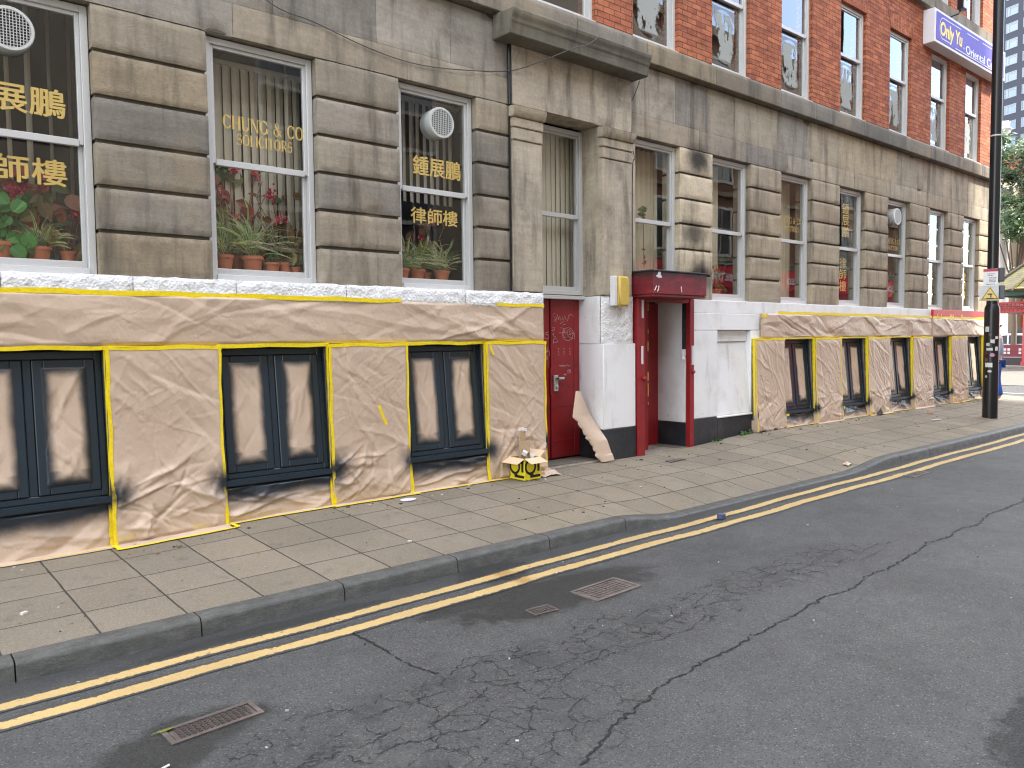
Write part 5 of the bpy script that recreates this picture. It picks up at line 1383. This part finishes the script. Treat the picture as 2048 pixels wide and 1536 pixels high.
# iron covers in the road
def cover(corner, label, rows, cols_, chev=True, seed=0, dish=0.):
    A, B_, C_, D2 = [Vector((*c, 0)) for c in corner]; ctr = (A+B_+C_+D2)/4; zb = road_z(ctr.x)
    T = thing('manhole_cover', (ctr.x, ctr.y, zb), label, 'manhole cover', 'iron covers set in the road')
    ux_ = ((B_-A)+(C_-D2))/2; uy = ((D2-A)+(C_-B_))/2
    f = lambda u, v, z: tuple(A+ux_*u+uy*v+Vector((0, 0, zb+z)))
    fr = MB(); e = .05; e2 = e*ux_.length/uy.length
    for u0, u1, v0, v1 in ((0, 1, 0, e2), (0, 1, 1-e2, 1), (0, e, e2, 1-e2), (1-e, 1, e2, 1-e2)): fr.box(u0, u1, v0, v1, -.03, .010, None, f)
    fr.build('frame', 'iron', T, bevel=.002)
    pl = MB(); pl.box(e+.012, 1-e-.012, e2+.02, 1-e2-.02, -.03, .003, None, f)
    for i in range(cols_):
        for j in range(rows):
            u = lerp(e+.05, 1-e-.05, (i+.5)/cols_); v = lerp(e2+.05, 1-e2-.05, (j+.5)/rows); w_ = .30/cols_; hh = .26/rows
            if chev:
                for sg in (1, -1):
                    p0, p1, t_ = (u-w_*.75, v+sg*hh*1.25), (u+w_*.75, v+sg*hh*.12), w_*.55
                    qd = [(p0[0], p0[1]), (p0[0]+t_, p0[1]), (p1[0]+t_, p1[1]), (p1[0], p1[1])]; b = len(pl.v)
                    pl.v += [f(x, y, z) for z in (.003, .010) for x, y in qd]
                    for q_ in ((0, 1, 2, 3), (4, 5, 6, 7), (0, 1, 5, 4), (1, 2, 6, 5), (2, 3, 7, 6), (3, 0, 4, 7)): pl.f.append(tuple(b+i_ for i_ in q_)); pl.c.append(None)
            else: pl.box(u-w_*.8, u+w_*.8, v-hh*.6, v+hh*.6, .003, .009, None, f)
    pl.build('plate', 'iron', T)
cover(((1.03, -3.37), (1.46, -3.33), (1.455, -3.18), (1.025, -3.19)), 'nearest oblong cast iron cover with chevron tread, a yellow leaf at its end', 5, 13)
cover(((3.79, -3.32), (4.27, -3.31), (4.27, -3.03), (3.79, -3.06)), 'larger rectangular iron cover in the damp dark patch by the double yellow lines', 6, 9, False)
cover(((3.30, -3.24), (3.49, -3.26), (3.50, -3.14), (3.32, -3.12)), 'smallest iron cover in the road, beside the damp patch', 3, 6)
cover(((10.1, -2.78), (10.6, -2.76), (10.6, -2.60), (10.1, -2.62)), 'iron cover half hidden by the far yellow line near the dropped kerb', 3, 6, False)

# lamp post with its signs
px_, py_ = 16.75, -1.42; pz = pave_z(px_, py_)
T = thing('lamp_post', (px_, py_, pz), 'tall black tubular lamp post with stickers on its wide base', 'lamp post')
a = MB(); a.lathe([(0, 9.5), (.088, 9.5), (.098, 2.2), (.098, 2.12)], (px_, py_, pz), 28); a.build('shaft', 'pole black', T, smooth=40)
a = MB(); a.lathe([(.098, 2.18), (.128, 2.10), (.131, 2.02), (.131, .0), (.0, .0)], (px_, py_, pz), 28); a.build('base', 'pole black', T, smooth=40)
a = MB(); a.lathe([(.096, 5.32), (.1035, 5.325), (.1035, 5.35), (.095, 5.352)], (px_, py_, pz), 28); a.build('band_clip', 'vent grey', T, smooth=40)
cdir = Vector((-px_, -CD-py_, 0)).normalized(); csd = Vector((-cdir.y, cdir.x, 0))   # towards the street, and to the right of it
def on_pole(du, z, r=.1335): 
    a_ = du/r; return Vector((px_, py_, pz+z))+cdir*(r*math.cos(a_))+csd*(r*math.sin(a_))
def sticker(u, z, w_, h, c, shape='r', seed=0):
    m_ = MB(); q_ = random.Random(seed); n = 8
    for k in range(n):
        u0, u1 = u-w_/2+w_*k/n, u-w_/2+w_*(k+1)/n
        def hh(uu):
            t = abs((uu-u)/(w_/2)); return h/2*(math.sqrt(max(0, 1-t*t)) if shape == 'o' else (1-.35*q_.random() if shape == 't' else 1))
        m_.quad([on_pole(u0, z-hh(u0)), on_pole(u1, z-hh(u1)), on_pole(u1, z+hh(u1)), on_pole(u0, z+hh(u0))], c)
    m_.build('sticker', 'card', T)
for u, z, w_, h, c, s_, k in ((-.08, 1.70, .075, .10, (.55, .57, .60), 'r', 1), (.02, 1.47, .07, .08, (.6, .6, .62), 't', 2), (-.06, 1.41, .06, .06, (.5, .5, .48), 'r', 3), (-.03, 1.32, .11, .06, (.55, .58, .57), 't', 4), (.02, 1.21, .09, .07, (.50, .25, .38), 'o', 5),
                              (-.04, 1.02, .13, .10, (.66, .66, .66), 't', 6), (-.02, .90, .08, .045, (.5, .52, .5), 'o', 7), (.095, 1.54, .06, .06, (.62, .62, .62), 't', 8), (.095, 1.33, .06, .09, (.6, .62, .6), 't', 9), (-.08, .80, .045, .05, (.5, .46, .44), 'o', 10), (-.02, 1.60, .06, .05, (.10, .10, .11), 'o', 11),
                              (-.085, 1.25, .05, .10, (.13, .03, .05), 't', 12), (-.085, 1.12, .06, .08, (.15, .07, .06), 't', 13)): sticker(u, z, w_, h, c, s_, k)
def plate_fn(o, rot=0.):
    c_ = (cdir*math.cos(rot)+csd*math.sin(rot)); s_ = Vector((-c_.y, c_.x, 0)); return lambda x, y, z: tuple(Vector((px_, py_, pz))+s_*x-c_*y+Vector((0, 0, z))+c_*0)
pf = plate_fn(0)
T2 = thing('parking_sign', (px_, py_, pz+2.7), 'white parking sign with a red heading on the black lamp post', 'sign')
a = MB(); a.box(-.155, .085, -.135, -.130, 2.52, 2.84, (.72, .72, .76), pf); a.box(-.155, .085, -.137, -.1355, 2.79, 2.838, (.42, .03, .07), pf); a.build('plate', 'tint', T2)
a = MB()
for i, (z, x0, x1) in enumerate(((2.745, -.09, .02), (2.715, -.08, .0), (2.67, -.06, .05), (2.645, -.06, .03), (2.62, -.06, .05), (2.595, -.06, .04), (2.55, -.10, .02))):
    x = x0; q = random.Random(i)
    while x < x1: l = q.uniform(.008, .025); a.box(x, x+l, -.1368, -.1355, z-.006, z+.006, (.05, .05, .07), pf); x += l+.007
a.build('lettering', 'tint', T2)
T3 = thing('warning_sign', (px_, py_, pz+2.35), 'yellow triangular warning sign on a grey plate below the parking sign', 'sign')
a = MB(); a.box(-.215, .10, -.132, -.128, 2.24, 2.52, (.55, .58, .62), pf); a.build('plate', 'tint', T3)
def tri(m_, cx, cz, r, y0, y1, c): 
    P = [(cx+r*math.cos(R(90+120*k)), cz+r*math.sin(R(90+120*k))*.95) for k in range(3)]; b = len(m_.v)
    for y in (y0, y1): m_.v += [pf(x, y, z) for x, z in P]
    for q_ in ((0, 1, 2), (5, 4, 3), (0, 3, 4, 1), (1, 4, 5, 2), (2, 5, 3, 0)): m_.f.append(tuple(b+i for i in q_)); m_.c.append(c)
a = MB(); tri(a, -.04, 2.34, .180, -.140, -.134, (.62, .42, .03)); a.build('triangle', 'tint', T3); a = MB(); tri(a, -.04, 2.342, .150, -.1425, -.1405, (.045, .035, .02)); a.build('border', 'tint', T3); a = MB(); tri(a, -.04, 2.345, .132, -.1445, -.143, (.70, .55, .20)); a.build('field', 'tint', T3)
a = MB(); a.box(-.08, -.0, -.1465, -.145, 2.35, 2.375, (.05, .04, .03), pf); a.box(-.035, -.015, -.1465, -.145, 2.30, 2.35, (.05, .04, .03), pf); a.box(-.095, .02, -.1465, -.145, 2.282, 2.292, (.05, .04, .03), pf); a.build('symbol', 'tint', T3)
T4 = thing('control_box', (px_, py_, pz+2.7), 'small dark grey box strapped to the side of the lamp post behind the parking sign', 'box')
a = MB(); a.box(.09, .19, -.06, .08, 2.60, 2.86, (.06, .065, .075), pf); a.box(.10, .20, -.03, .06, 2.27, 2.53, (.10, .11, .13), pf); a.build('housing', 'tint', T4, bevel=.012)

# first floor restaurant sign and its floodlight
T = thing('shop_sign', (18.9, -.11, 7.56), 'purple and white box sign lettered Only Yu in yellow below the upper stone course', 'sign')
a = MB(); a.box(16.97, 20.95, -.205, .028, 7.56, 8.23); a.build('sign_box', 'sign white', T, bevel=.01)
a = MB(); a.box(17.03, 20.89, -.213, -.207, 7.62, 8.17); a.build('face', 'sign purple', T)
text('Only Yu', 'lettering', 'sign yellow', T, 17.22, 18.36, 7.66, 8.03, -.2145, off=.028, shear=.12)
text('.', 'lettering', 'sign white', T, 18.43, 18.47, 7.73, 7.77, -.2145)
text('Oriental Cuisine', 'lettering', 'sign white', T, 18.56, 20.75, 7.67, 7.85, -.2145, off=.012)
a = MB()
for x0, x1, z in ((17.35, 18.28, 8.10), (18.62, 19.25, 8.10), (19.5, 20.8, 8.10), (17.35, 17.72, 7.685), (18.0, 20.8, 7.645)): a.box(x0, x1, -.2155, -.214, z-.008, z+.008)
n = 14
for k in range(n):
    for s_ in (1,):
        a0, a1 = R(90+180*k/n), R(90+180*(k+1)/n); f = lambda r, t: (17.35+r*math.cos(t)*.8, 7.89+r*math.sin(t))
        p = [f(.218, a0), f(.202, a0), f(.202, a1), f(.218, a1)]; a.quad([(x, -.2155, z) for x, z in p])
a.build('outline', 'sign white', T)
T = thing('floodlight', (17.85, -.2, 8.3), 'small black floodlight above the purple Only Yu sign', 'floodlight')
a = MB(); a.box(17.80, 18.02, -.42, -.30, 8.36, 8.56); a.build('lamp_housing', 'pole black', T, bevel=.01); a = MB(); a.tube([(17.9, -.08, 8.28), (17.9, -.3, 8.30), (17.9, -.34, 8.38)], .015, 6); a.build('bracket', 'pole black', T)
a = MB(); a.box(17.82, 18.0, -.426, -.421, 8.38, 8.54); a.build('lamp_glass', 'vent grey', T)

# loose cables across the stone
a = MB(); pts = [(2.5, -.118, 5.0), (3.06, -.03, 4.70), (3.5, -.02, 4.64), (4.04, -.02, 4.54), (4.56, -.02, 4.50), (5.13, -.03, 4.55), (5.85, -.05, 4.68), (6.2, -.20, 4.82), (6.56, -.37, 5.0), (6.8, -.385, 5.10), (7.0, -.375, 5.25)]
def smoothpts(p, n=6):
    out = []
    p = [Vector(q_) for q_ in p]
    for i in range(len(p)-1):
        p0, p1, p2, p3 = p[max(0, i-1)], p[i], p[i+1], p[min(len(p)-1, i+2)]
        for k in range(n):
            t = k/n; out.append(.5*((2*p1)+(p2-p0)*t+(2*p0-5*p1+4*p2-p3)*t*t+(-p0+3*p1-3*p2+p3)*t**3))
    return out+[p[-1]]
a.tube(smoothpts(pts), .0055, 5); tag(a.build('cable', 'cable', smooth=60), 'thin grey cable sagging across the stone frieze to the door hood', 'cable')
a = MB(); a.tube(smoothpts([(8.04, -.10, 5.0), (8.03, -.03, 4.85), (7.93, -.02, 4.65), (7.97, -.02, 4.45), (7.98, -.015, 4.2), (7.96, -.08, 4.0), (7.99, -.02, 3.9), (7.985, -.015, 3.0), (7.99, -.015, 2.3)]), .006, 5); tag(a.build('cable', 'cable', smooth=60), 'dark cable dropping down the right pilaster from the door hood', 'cable')

# ------------------------------------------------------------------ beyond the corner: side street, shelter, trees, far buildings
P = np.array([[(x, y, .115+.0*x) for x in np.linspace(27.3, 90, 40)] for y in np.linspace(-2, 60, 30)]); struct(grid_mesh('pavement', P, 'pave'))
mb = MB(); mb.box(27.15, 27.3, -2, 60, -.2, .118); struct(mb.build('kerb', 'kerb', bevel=.01))
mb = MB(); mb.box(19.9, 20.02, KY+.2, .0, 0, .01) if False else None
for x in (21.72, 21.9): 
    P = np.array([[(x+d_, y, road_z(x)+.006) for d_ in (0, .04, .09)] for y in np.linspace(-1.5, 12, 30)]); o = grid_mesh('road_marking', P, 'line'); at = o.data.attributes.new('edge', 'FLOAT', 'POINT'); at.data.foreach_set('value', np.full(90, .5, np.float32)); struct(o)
P = np.array([[(23.6+d_, y, .105) for d_ in (0, .06, .12)] for y in np.linspace(-1.5, 12, 30)]); struct(grid_mesh('road_marking', P, 'far white'))
P = np.array([[(x, y, .09) for x in np.linspace(21.2, 27.2, 12)] for y in np.linspace(-2.0, 60, 20)]); struct(grid_mesh('road', 'road' and P, 'road'))
mb = MB(); mb.box(21.05, 21.2, -1.9, 12, -.1, .17); struct(mb.build('kerb', 'kerb', bevel=.01))

def pagoda(cx, cy, z0):
    T = thing('pavilion', (cx, cy, z0), 'red columned Chinese pavilion with mossy tiled roof beyond the side street', 'pavilion')
    w_ = 2.3
    for sx in (-1, 1):
        for sy in (-1, 1):
            a = MB(); a.lathe([(.0, 0), (.26, 0), (.26, .18), (.20, .22), (.19, 3.6), (0, 3.6)], (cx+sx*w_, cy+sy*w_, z0), 20); a.build('column', 'pagoda red', T, smooth=40)
    for y, x in ((-1, 0), (1, 0), (0, -1), (0, 1)):
        a = MB(); horiz = y != 0
        def bx_(u0, u1, z_0, z_1, t): 
            if horiz: a.box(cx+u0, cx+u1, cy+y*w_-t, cy+y*w_+t, z0+z_0, z0+z_1)
            else: a.box(cx+x*w_-t, cx+x*w_+t, cy+u0, cy+u1, z0+z_0, z0+z_1)
        bx_(-w_+.2, w_-.2, 3.3, 3.55, .07); a.build('beam', 'green trim', T); a = MB()
        bx_(-w_+.2, w_-.2, 2.55, 2.62, .04); bx_(-w_+.2, w_-.2, 2.95, 3.02, .04)
        k = -w_+.2
        while k < w_-.2: bx_(k, k+.05, 2.62, 2.95, .03); k += .16
        z_ = 2.70
        while z_ < 2.94: bx_(-w_+.2, w_-.2, z_, z_+.03, .03); z_ += .10
        a.build('lattice', 'pagoda red', T)
    a = MB(); rings = [(3.5, 3.45), (3.3, 3.62), (2.4, 4.25), (1.4, 5.0), (.35, 5.6), (0.05, 6.1)]
    n = 8; b = len(a.v)
    for r_, h_ in rings:
        for k in range(n): 
            t = 2*math.pi*(k+.5)/n; a.v.append((cx+r_*math.cos(t), cy+r_*math.sin(t), z0+h_+(.12 if r_ == 3.5 and k % 2 else 0)))
    for i in range(len(rings)-1):
        for k in range(n): a.f.append((b+i*n+k, b+i*n+(k+1) % n, b+(i+1)*n+(k+1) % n, b+(i+1)*n+k)); a.c.append(None)
    a.f.append(tuple(b+k for k in range(n))[::-1]); a.c.append(None)
    o = a.build('roof', 'roof', T)
    a = MB()
    for k in range(n):
        t = 2*math.pi*(k+.5)/n; a.tube([(cx+r_*math.cos(t), cy+r_*math.sin(t), z0+h_+.05) for r_, h_ in rings], .09, 6)
    a.build('ridge', 'roof', o)
pagoda(42.6, 3.9, .12)
def fence(x, y0, y1):
    T = thing('railing_panel', (x, (y0+y1)/2, .12), 'maroon low wall with pale lattice openings behind the pavilion columns', 'railing')
    a = MB(); a.box(x, x+.12, y0, y1, .12, .52, (.03, .02, .025)); a.box(x, x+.12, y0, y1, .52, 1.15, (.17, .012, .03)); a.build('panel', 'tint', T)
    a = MB(); y = y0+.2
    while y < y1-.6:
        for k in range(3):
            for j in range(2): a.box(x-.012, x-.002, y+k*.17, y+k*.17+.12, .68+j*.17, .80+j*.17, (.62, .62, .62))
        y += .85
    a.box(x-.012, x-.002, y0, y1, .50, .535, (.4, .4, .42)); a.build('lattice', 'tint', T)
fence(45.6, 1.0, 12)
def car(x, y, z, rot, colr, label, L=4.4, H=1.6):
    T = thing('parked_car', (x, y, z), label, 'car', 'cars parked behind the pavilion'); ca, sa = math.cos(rot), math.sin(rot); f = lambda X, Y, Z: (x+X*ca-Y*sa, y+X*sa+Y*ca, z+Z); W = .88
    body = [(-L/2, .35), (-L/2-.02, .7), (-L/2+.1, .95), (-L*.25, 1.02), (L*.17, 1.0), (L*.42, .88), (L/2, .7), (L/2, .35)]
    a = MB(); a.prism(body, -W, W, 'y', colr); a.v = [f(p[0], p[1], p[2]) for p in a.v]; a.build('body', 'tint', T, bevel=.05, seg=2, smooth=40)
    cab = [(-L/2+.12, .98), (-L*.40, H-.1), (-L*.30, H), (0, H), (L*.08, H-.07), (L*.24, 1.0)]
    a = MB(); b = len(a.v); n = len(cab)
    for s_ in (-1, 1): a.v += [f(u, s_*(W-.03-.16*(v-.98)/(H-.98)), v) for u, v in cab]
    for i in range(n): j = (i+1) % n; a.f.append((b+i, b+j, b+n+j, b+n+i)); a.c.append(colr)
    a.f += [tuple(range(b, b+n))[::-1], tuple(range(b+n, b+2*n))]; a.c += [colr, colr]; a.build('cabin', 'tint', T, bevel=.04, seg=2, smooth=40)
    for s_ in (-1, 1):
        a = MB(); w1 = [(-L*.38, 1.04), (-L*.33, H-.14), (-L*.08, H-.10), (-L*.08, 1.04)]; w2 = [(-L*.06, 1.04), (-L*.06, H-.10), (L*.05, H-.14), (L*.19, 1.04)]
        for w_ in (w1, w2): a.quad([f(u, s_*(W-.015-.16*(v-.98)/(H-.98)), v) for u, v in w_], (.02, .025, .03))
        a.build('side_window', 'tint', T)
    for u in (-L*.31, L*.31):
        for s_ in (-1, 1):
            a = MB(); a.lathe([(0, -.1), (.2, -.1), (.32, -.09), (.33, .09), (.2, .1), (0, .1)], (0, 0, 0), 18, 'y', (.02, .02, .02)); a.v = [f(u+p[0], s_*(W-.08)+p[1], .33+p[2]) for p in a.v]; wo_ = a.build('wheel', 'tint', T, smooth=40)
            a = MB(); a.lathe([(0, 0), (.2, 0)], (0, 0, 0), 14, 'y', (.35, .35, .36)); a.v = [f(u+p[0], s_*(W+.035)+p[1], .33+p[2]) for p in a.v]; a.build('rim', 'tint', wo_)
    for s_ in (-1, 1): 
        a = MB(); a.box(L/2-.06, L/2+.02, s_*.62-.16, s_*.62+.16, .68, .82, (.75, .75, .72), f); a.build('headlight', 'tint', T, bevel=.02)
car(50.5, 9.0, .12, R(100), (.68, .69, .71), 'white car parked behind the red pavilion railings', H=1.62)
car(54.5, 9.2, .12, R(95), (.025, .035, .06), 'dark blue car parked behind the white car', H=1.95, L=4.7)
car(52.5, 4.4, .12, R(96), (.10, .11, .13), 'grey car parked to the right of the white car')

def tree(x, y, z, trunk_h, rx, rz, seed, label, n=5200, dens=1.):
    T = thing('street_tree', (x, y, z), label, 'tree', 'trees beyond the side street'); q = random.Random(seed)
    tr_ = MB(); top = z+trunk_h; tr_.tube([(x, y, z), (x+.1, y, z+trunk_h*.5), (x-.05, y+.05, top)], [.17, .13, .10], 10)
    cl_ = []
    for i in range(60):
        a, e, r_ = q.uniform(0, 6.28), q.uniform(-.5, 1.2), q.uniform(.35, 1)
        c = Vector((x+rx*r_*math.cos(a)*math.cos(e), y+rx*r_*math.sin(a)*math.cos(e), top+rz*.55+rz*.6*r_*math.sin(e))); cl_.append((c, q.uniform(.35, .85)))
        if i < 16: tr_.tube([(x, y, top-.3), tuple((Vector((x, y, top))+c)/2+Vector((0, 0, -.2))), tuple(c)], [.05, .03, .015], 6)
    tr_.build('trunk', 'bark', T, smooth=60); mb = MB()
    for i in range(n):
        c, r_ = cl_[i % 60]; d = Vector((q.gauss(0, 1), q.gauss(0, 1), q.gauss(0, .7))); p = c+d*r_*.5; s_ = q.uniform(.10, .19)
        t = Vector((q.gauss(0, 1), q.gauss(0, 1), q.gauss(-.5, .6))).normalized(); s2_ = t.orthogonal().normalized()
        g = q.choice(((.035, .075, .022), (.05, .10, .03), (.07, .13, .04), (.04, .085, .035), (.10, .15, .05)))
        mb.quad([p, p+t*s_+s2_*s_*.4, p+t*s_*2, p+t*s_-s2_*s_*.4], g)
    mb.build('crown', 'leaf', T)
tree(49.5, 8.2, .12, 4.2, 3.0, 7.5, 3, 'broad leafy tree rising behind the pavilion roof', 15000)
tree(58, 13.2, .12, 2.5, 2.6, 4, 8, 'green tree behind the parked cars', 3000)

def far_block(name, x, y, wx, wy, h, mat, label, win=None, rot=0., gable=False, parts=None):
    T = thing(name, (x, y, .05), label, 'building'); ca, sa = math.cos(rot), math.sin(rot); f = lambda X, Y, Z: (x+X*ca-Y*sa, y+X*sa+Y*ca, .05+Z)
    a = MB()
    if gable: a.prism([(-wy/2, 0), (wy/2, 0), (wy/2, h), (0, h+wy*.36), (-wy/2, h)], -wx/2, wx/2, 'x'); a.v = [f(*p) for p in a.v]
    else: a.box(-wx/2, wx/2, -wy/2, wy/2, 0, h, None, f)
    a.build('wall', mat, T)
    if win:
        for face, n, fl, z0, dz, w_, h_ in win:
            for j in range(fl):
                for i in range(n):
                    z = z0+j*dz; L = wy if face in 'WE' else wx; u = (i+.5)/n*L-L/2
                    def g(u_, d_, z_):
                        if face == 'W': return f(-wx/2-d_, u_, z_)
                        if face == 'E': return f(wx/2+d_, u_, z_)
                        if face == 'S': return f(u_, -wy/2-d_, z_)
                        return f(u_, wy/2+d_, z_)
                    b = MB(); t = w_*.07
                    for u0, u1, za, zb in ((-w_/2, w_/2, 0, t), (-w_/2, w_/2, h_-t, h_), (-w_/2, -w_/2+t, t, h_-t), (w_/2-t, w_/2, t, h_-t)): b.box(u+u0, u+u1, -.02, .06, z+za, z+zb, None, g)
                    if parts == 'sash': b.box(u-w_/2+t, u+w_/2-t, .0, .055, z+h_*.5, z+h_*.5+t, None, g); b.box(u-.02, u+.02, .0, .05, z+t, z+h_-t, None, g)
                    else: b.box(u+w_*.18, u+w_*.18+t, .0, .055, z+t, z+h_-t, None, g); b.box(u-w_/2+t, u+w_*.18, .0, .055, z+h_*.74, z+h_*.74+t*.7, None, g)
                    fo = b.build('window', 'far white' if parts == 'sash' else 'tower frame', T)
                    c = MB(); c.quad([g(u-w_/2+t, .012, z+t), g(u+w_/2-t, .012, z+t), g(u+w_/2-t, .012, z+h_-t), g(u-w_/2+t, .012, z+h_-t)]); c.build('pane', 'far pane' if parts == 'sash' else 'tower pane', fo)
    return T, f
k = M('far pane'); k.pbr((.05, .06, .07), .08, None, 0, 1.0); MT['far pane'] = k.m
k = M('tower pane'); k.pbr((.13, .165, .20), .12, None, .8, 1.0); MT['tower pane'] = k.m
simple('tower frame', (.20, .23, .28), .5)
far_block('office_tower', 196, 47, 24, 26, 78, 'tower panel', 'tall dark blue grey office tower with rows of windows behind the lamp post', [('W', 7, 22, 4, 3.3, 2.6, 1.9)], rot=R(-19.5-.0))
T, f = far_block('brick_hall', 71, 13.2, 12, 9, 11, 'far brick', 'red brick building with a stepped gable behind the trees', gable=True)
a = MB(); a.prism([(-4.7, 10.9), (0, 14.35), (4.7, 10.9), (4.7, 11.3), (0, 14.8), (-4.7, 11.3)], -6.15, -5.9, 'x'); a.v = [f(*p) for p in a.v]; a.build('coping', 'far brick', T)
T, f = far_block('stone_house', 60, 19.5, 12, 14, 12.2, 'far stone', 'pale stone building with a white corner column behind the tree', [('W', 4, 3, 2, 3.3, 1.2, 2.0)], parts='sash')
a = MB(); a.lathe([(.0, 0), (.4, 0), (.3, .4), (.26, 9.4), (.42, 9.6), (.5, 10.0), (0, 10.0)], (51.6, 9.45, .1), 16); a.build('column', 'far white', T, smooth=40)
T = thing('wall_lantern', (52, 9.7, 12.6), 'ornate pale lantern on the stone corner beyond the lamp post', 'lantern')
a = MB(); a.lathe([(.0, 0), (.18, .05), (.25, .9), (.30, 1.0), (.55, 1.25), (.35, 1.45), (.4, 1.7), (0, 1.75)], (51.9, 9.75, 12.3), 6); a.build('lantern_body', 'far white', T); a = MB(); a.tube([(51.9, 9.75, 12.3), (51.9, 10.1, 11.4), (52.2, 12.4, 11.4)], .07, 6); a.build('bracket', 'far white', T)

# the other side of the street, seen only as reflections in the glass, and an unseen tower added to throw the shade
T, f = far_block('brick_terrace', 34, -17.6, 24, 12, 13.4, 'terrace brick', 'brown brick terrace with white sash windows across the street', [('N', 7, 3, 4.9, 2.9, 1.5, 2.0)], parts='sash')
a = MB()
for z in (4.72, 7.3): a.box(-12, 12, 6, 6.16, z, z+.14, None, f)
a.box(-12.2, 12.2, -6.2, 6.3, 13.4, 13.7, None, f); a.build('stone_trim', 'far stone', T)
T = thing('betting_shop_front', (32, -11.5, 2), 'red shop front lettered BETFRED across the street', 'shop front')
a = MB(); a.box(19, 46, -11.58, -11.36, 3.7, 4.62, (.62, .02, .05)); a.build('fascia', 'tint', T); a = MB(); a.box(19, 46, -11.58, -11.42, 1.0, 3.68, (.36, .02, .04)); a.build('shop_window', 'tint', T)
for x in (27.75, 33.95, 43.9): text('BETFRED', 'lettering', 'sign white', T, x-2.1, x, 3.98, 4.28, -11.352, off=.03, flip=True)
a = MB(); a.box(19, 46, -11.6, -11.3, 4.63, 4.70, (.2, .3, .25)); a.build('cornice', 'tint', T)
far_block('stone_terrace', 4.9, -17.6, 34, 12, 13.0, 'far buff', 'buff stone terrace with sash windows across the street', [('N', 9, 4, .9, 3.0, 1.5, 2.0)], parts='sash')
opp = MB(); opp.box(-40, 60, -11.55, -8.6, -.2, .02); struct(opp.build('pavement', 'pave'))
far_block('shade_tower', 49.8, -52.8, 26, 26, 86, 'far stone', 'tall plain unseen block added far across the street to shade the facade', rot=SUN_A*-1)

# ------------------------------------------------------------------ a passer-by half hidden by the lamp post
def person(x, y, z, face):
    T = thing('person', (x, y, z), 'person in a grey blue shirt and blue trousers walking behind the lamp post', 'person')
    cf, sf = math.cos(face), math.sin(face); f = lambda s_, fwd, h: (x+s_*sf+fwd*cf, y-s_*cf+fwd*sf, z+h)
    def skin(name, nodes, edges, mat, sub=2):
        me = bpy.data.meshes.new(name); me.from_pydata([f(*n[:3]) for n in nodes], edges, []); o = bpy.data.objects.new(name, me); col.objects.link(o)
        md = o.modifiers.new('skin', 'SKIN'); md.use_smooth_shade = True
        for i, n in enumerate(nodes): me.skin_vertices[0].data[i].radius = n[3] if isinstance(n[3], tuple) else (n[3], n[3])
        me.skin_vertices[0].data[0].use_root = True
        s_ = o.modifiers.new('sub', 'SUBSURF'); s_.levels = sub; s_.render_levels = sub; me.materials.append(MT[mat]); par(o, T); return o
    arm = lambda s: [(s*.19, 0, 1.40, .055), (s*.25, -.02, 1.14, .045), (s*.265, .05, .90, .034), (s*.265, .07, .82, (.040, .022))]
    nodes = [(0, 0, .95, (.15, .11)), (0, 0, 1.15, (.14, .10)), (0, 0, 1.38, (.17, .10)), (0, .01, 1.50, .06), (0, .03, 1.58, .07), (0, .03, 1.67, .092), (0, .02, 1.72, .07)]; ed = [(i, i+1) for i in range(6)]
    for s in (-1, 1):
        b = len(nodes); nodes += arm(s); ed += [(2, b), (b, b+1), (b+1, b+2), (b+2, b+3)]
        h0 = b+3
        for k, (dx, L) in enumerate(((-.03, .075), (-.01, .09), (.01, .085), (.028, .07))):
            c = len(nodes); nodes += [(s*.265, .07+dx, .775, .010), (s*.262, .075+dx, .775-L*.55, .009), (s*.255, .08+dx, .775-L, .008)]; ed += [(h0, c), (c, c+1), (c+1, c+2)]
        c = len(nodes); nodes += [(s*.25, .12, .80, .011), (s*.24, .135, .755, .009)]; ed += [(h0, c), (c, c+1)]
        b = len(nodes); st_ = s*.07; nodes += [(s*.09, 0, .86, .09), (s*.10, st_*.5+.04, .48, .06), (s*.10, st_, .09, .042), (s*.10, st_+.14, .035, (.045, .03))]; ed += [(0, b), (b, b+1), (b+1, b+2), (b+2, b+3)]
    skin('body', nodes, ed, 'skin')
    sh = [(0, 0, .88, (.185, .13)), (0, 0, 1.15, (.165, .12)), (0, 0, 1.38, (.20, .125)), (0, .01, 1.47, .085)]; e2 = [(0, 1), (1, 2), (2, 3)]
    for s in (-1, 1): b = len(sh); sh += [(s*.20, 0, 1.39, .078), (s*.255, -.02, 1.14, .068), (s*.265, .04, .93, .052)]; e2 += [(2, b), (b, b+1), (b+1, b+2)]
    skin('shirt', sh, e2, 'shirt blue')
    trn = [(0, 0, .93, (.165, .12))]; e3 = []
    for s in (-1, 1): b = len(trn); st_ = s*.07; trn += [(s*.095, 0, .84, .105), (s*.10, st_*.5+.04, .48, .085), (s*.10, st_, .10, .075)]; e3 += [(0, b), (b, b+1), (b+1, b+2)]
    skin('trousers', trn, e3, 'trouser blue'); skin('hair', [(0, .0, 1.70, .088), (0, -.03, 1.64, .085)], [(0, 1)], 'pole black')
    fc = MB(); 
    for s in (-1, 1): fc.lathe([(0, .03), (.012, .02), (.012, -.02), (0, -.03)], f(s*.033, .112, 1.655), 8)
    fc.box(-.025, .025, .112, .122, 1.595, 1.605, None, f); fc.box(-.012, .012, .11, .14, 1.62, 1.645, None, f); fc.build('face_features', 'skin', T)
simple('shirt blue', (.26, .33, .45), .85); simple('trouser blue', (.03, .09, .40), .85)
person(19.85, -.53, pave_z(19.8, -.4), R(108))
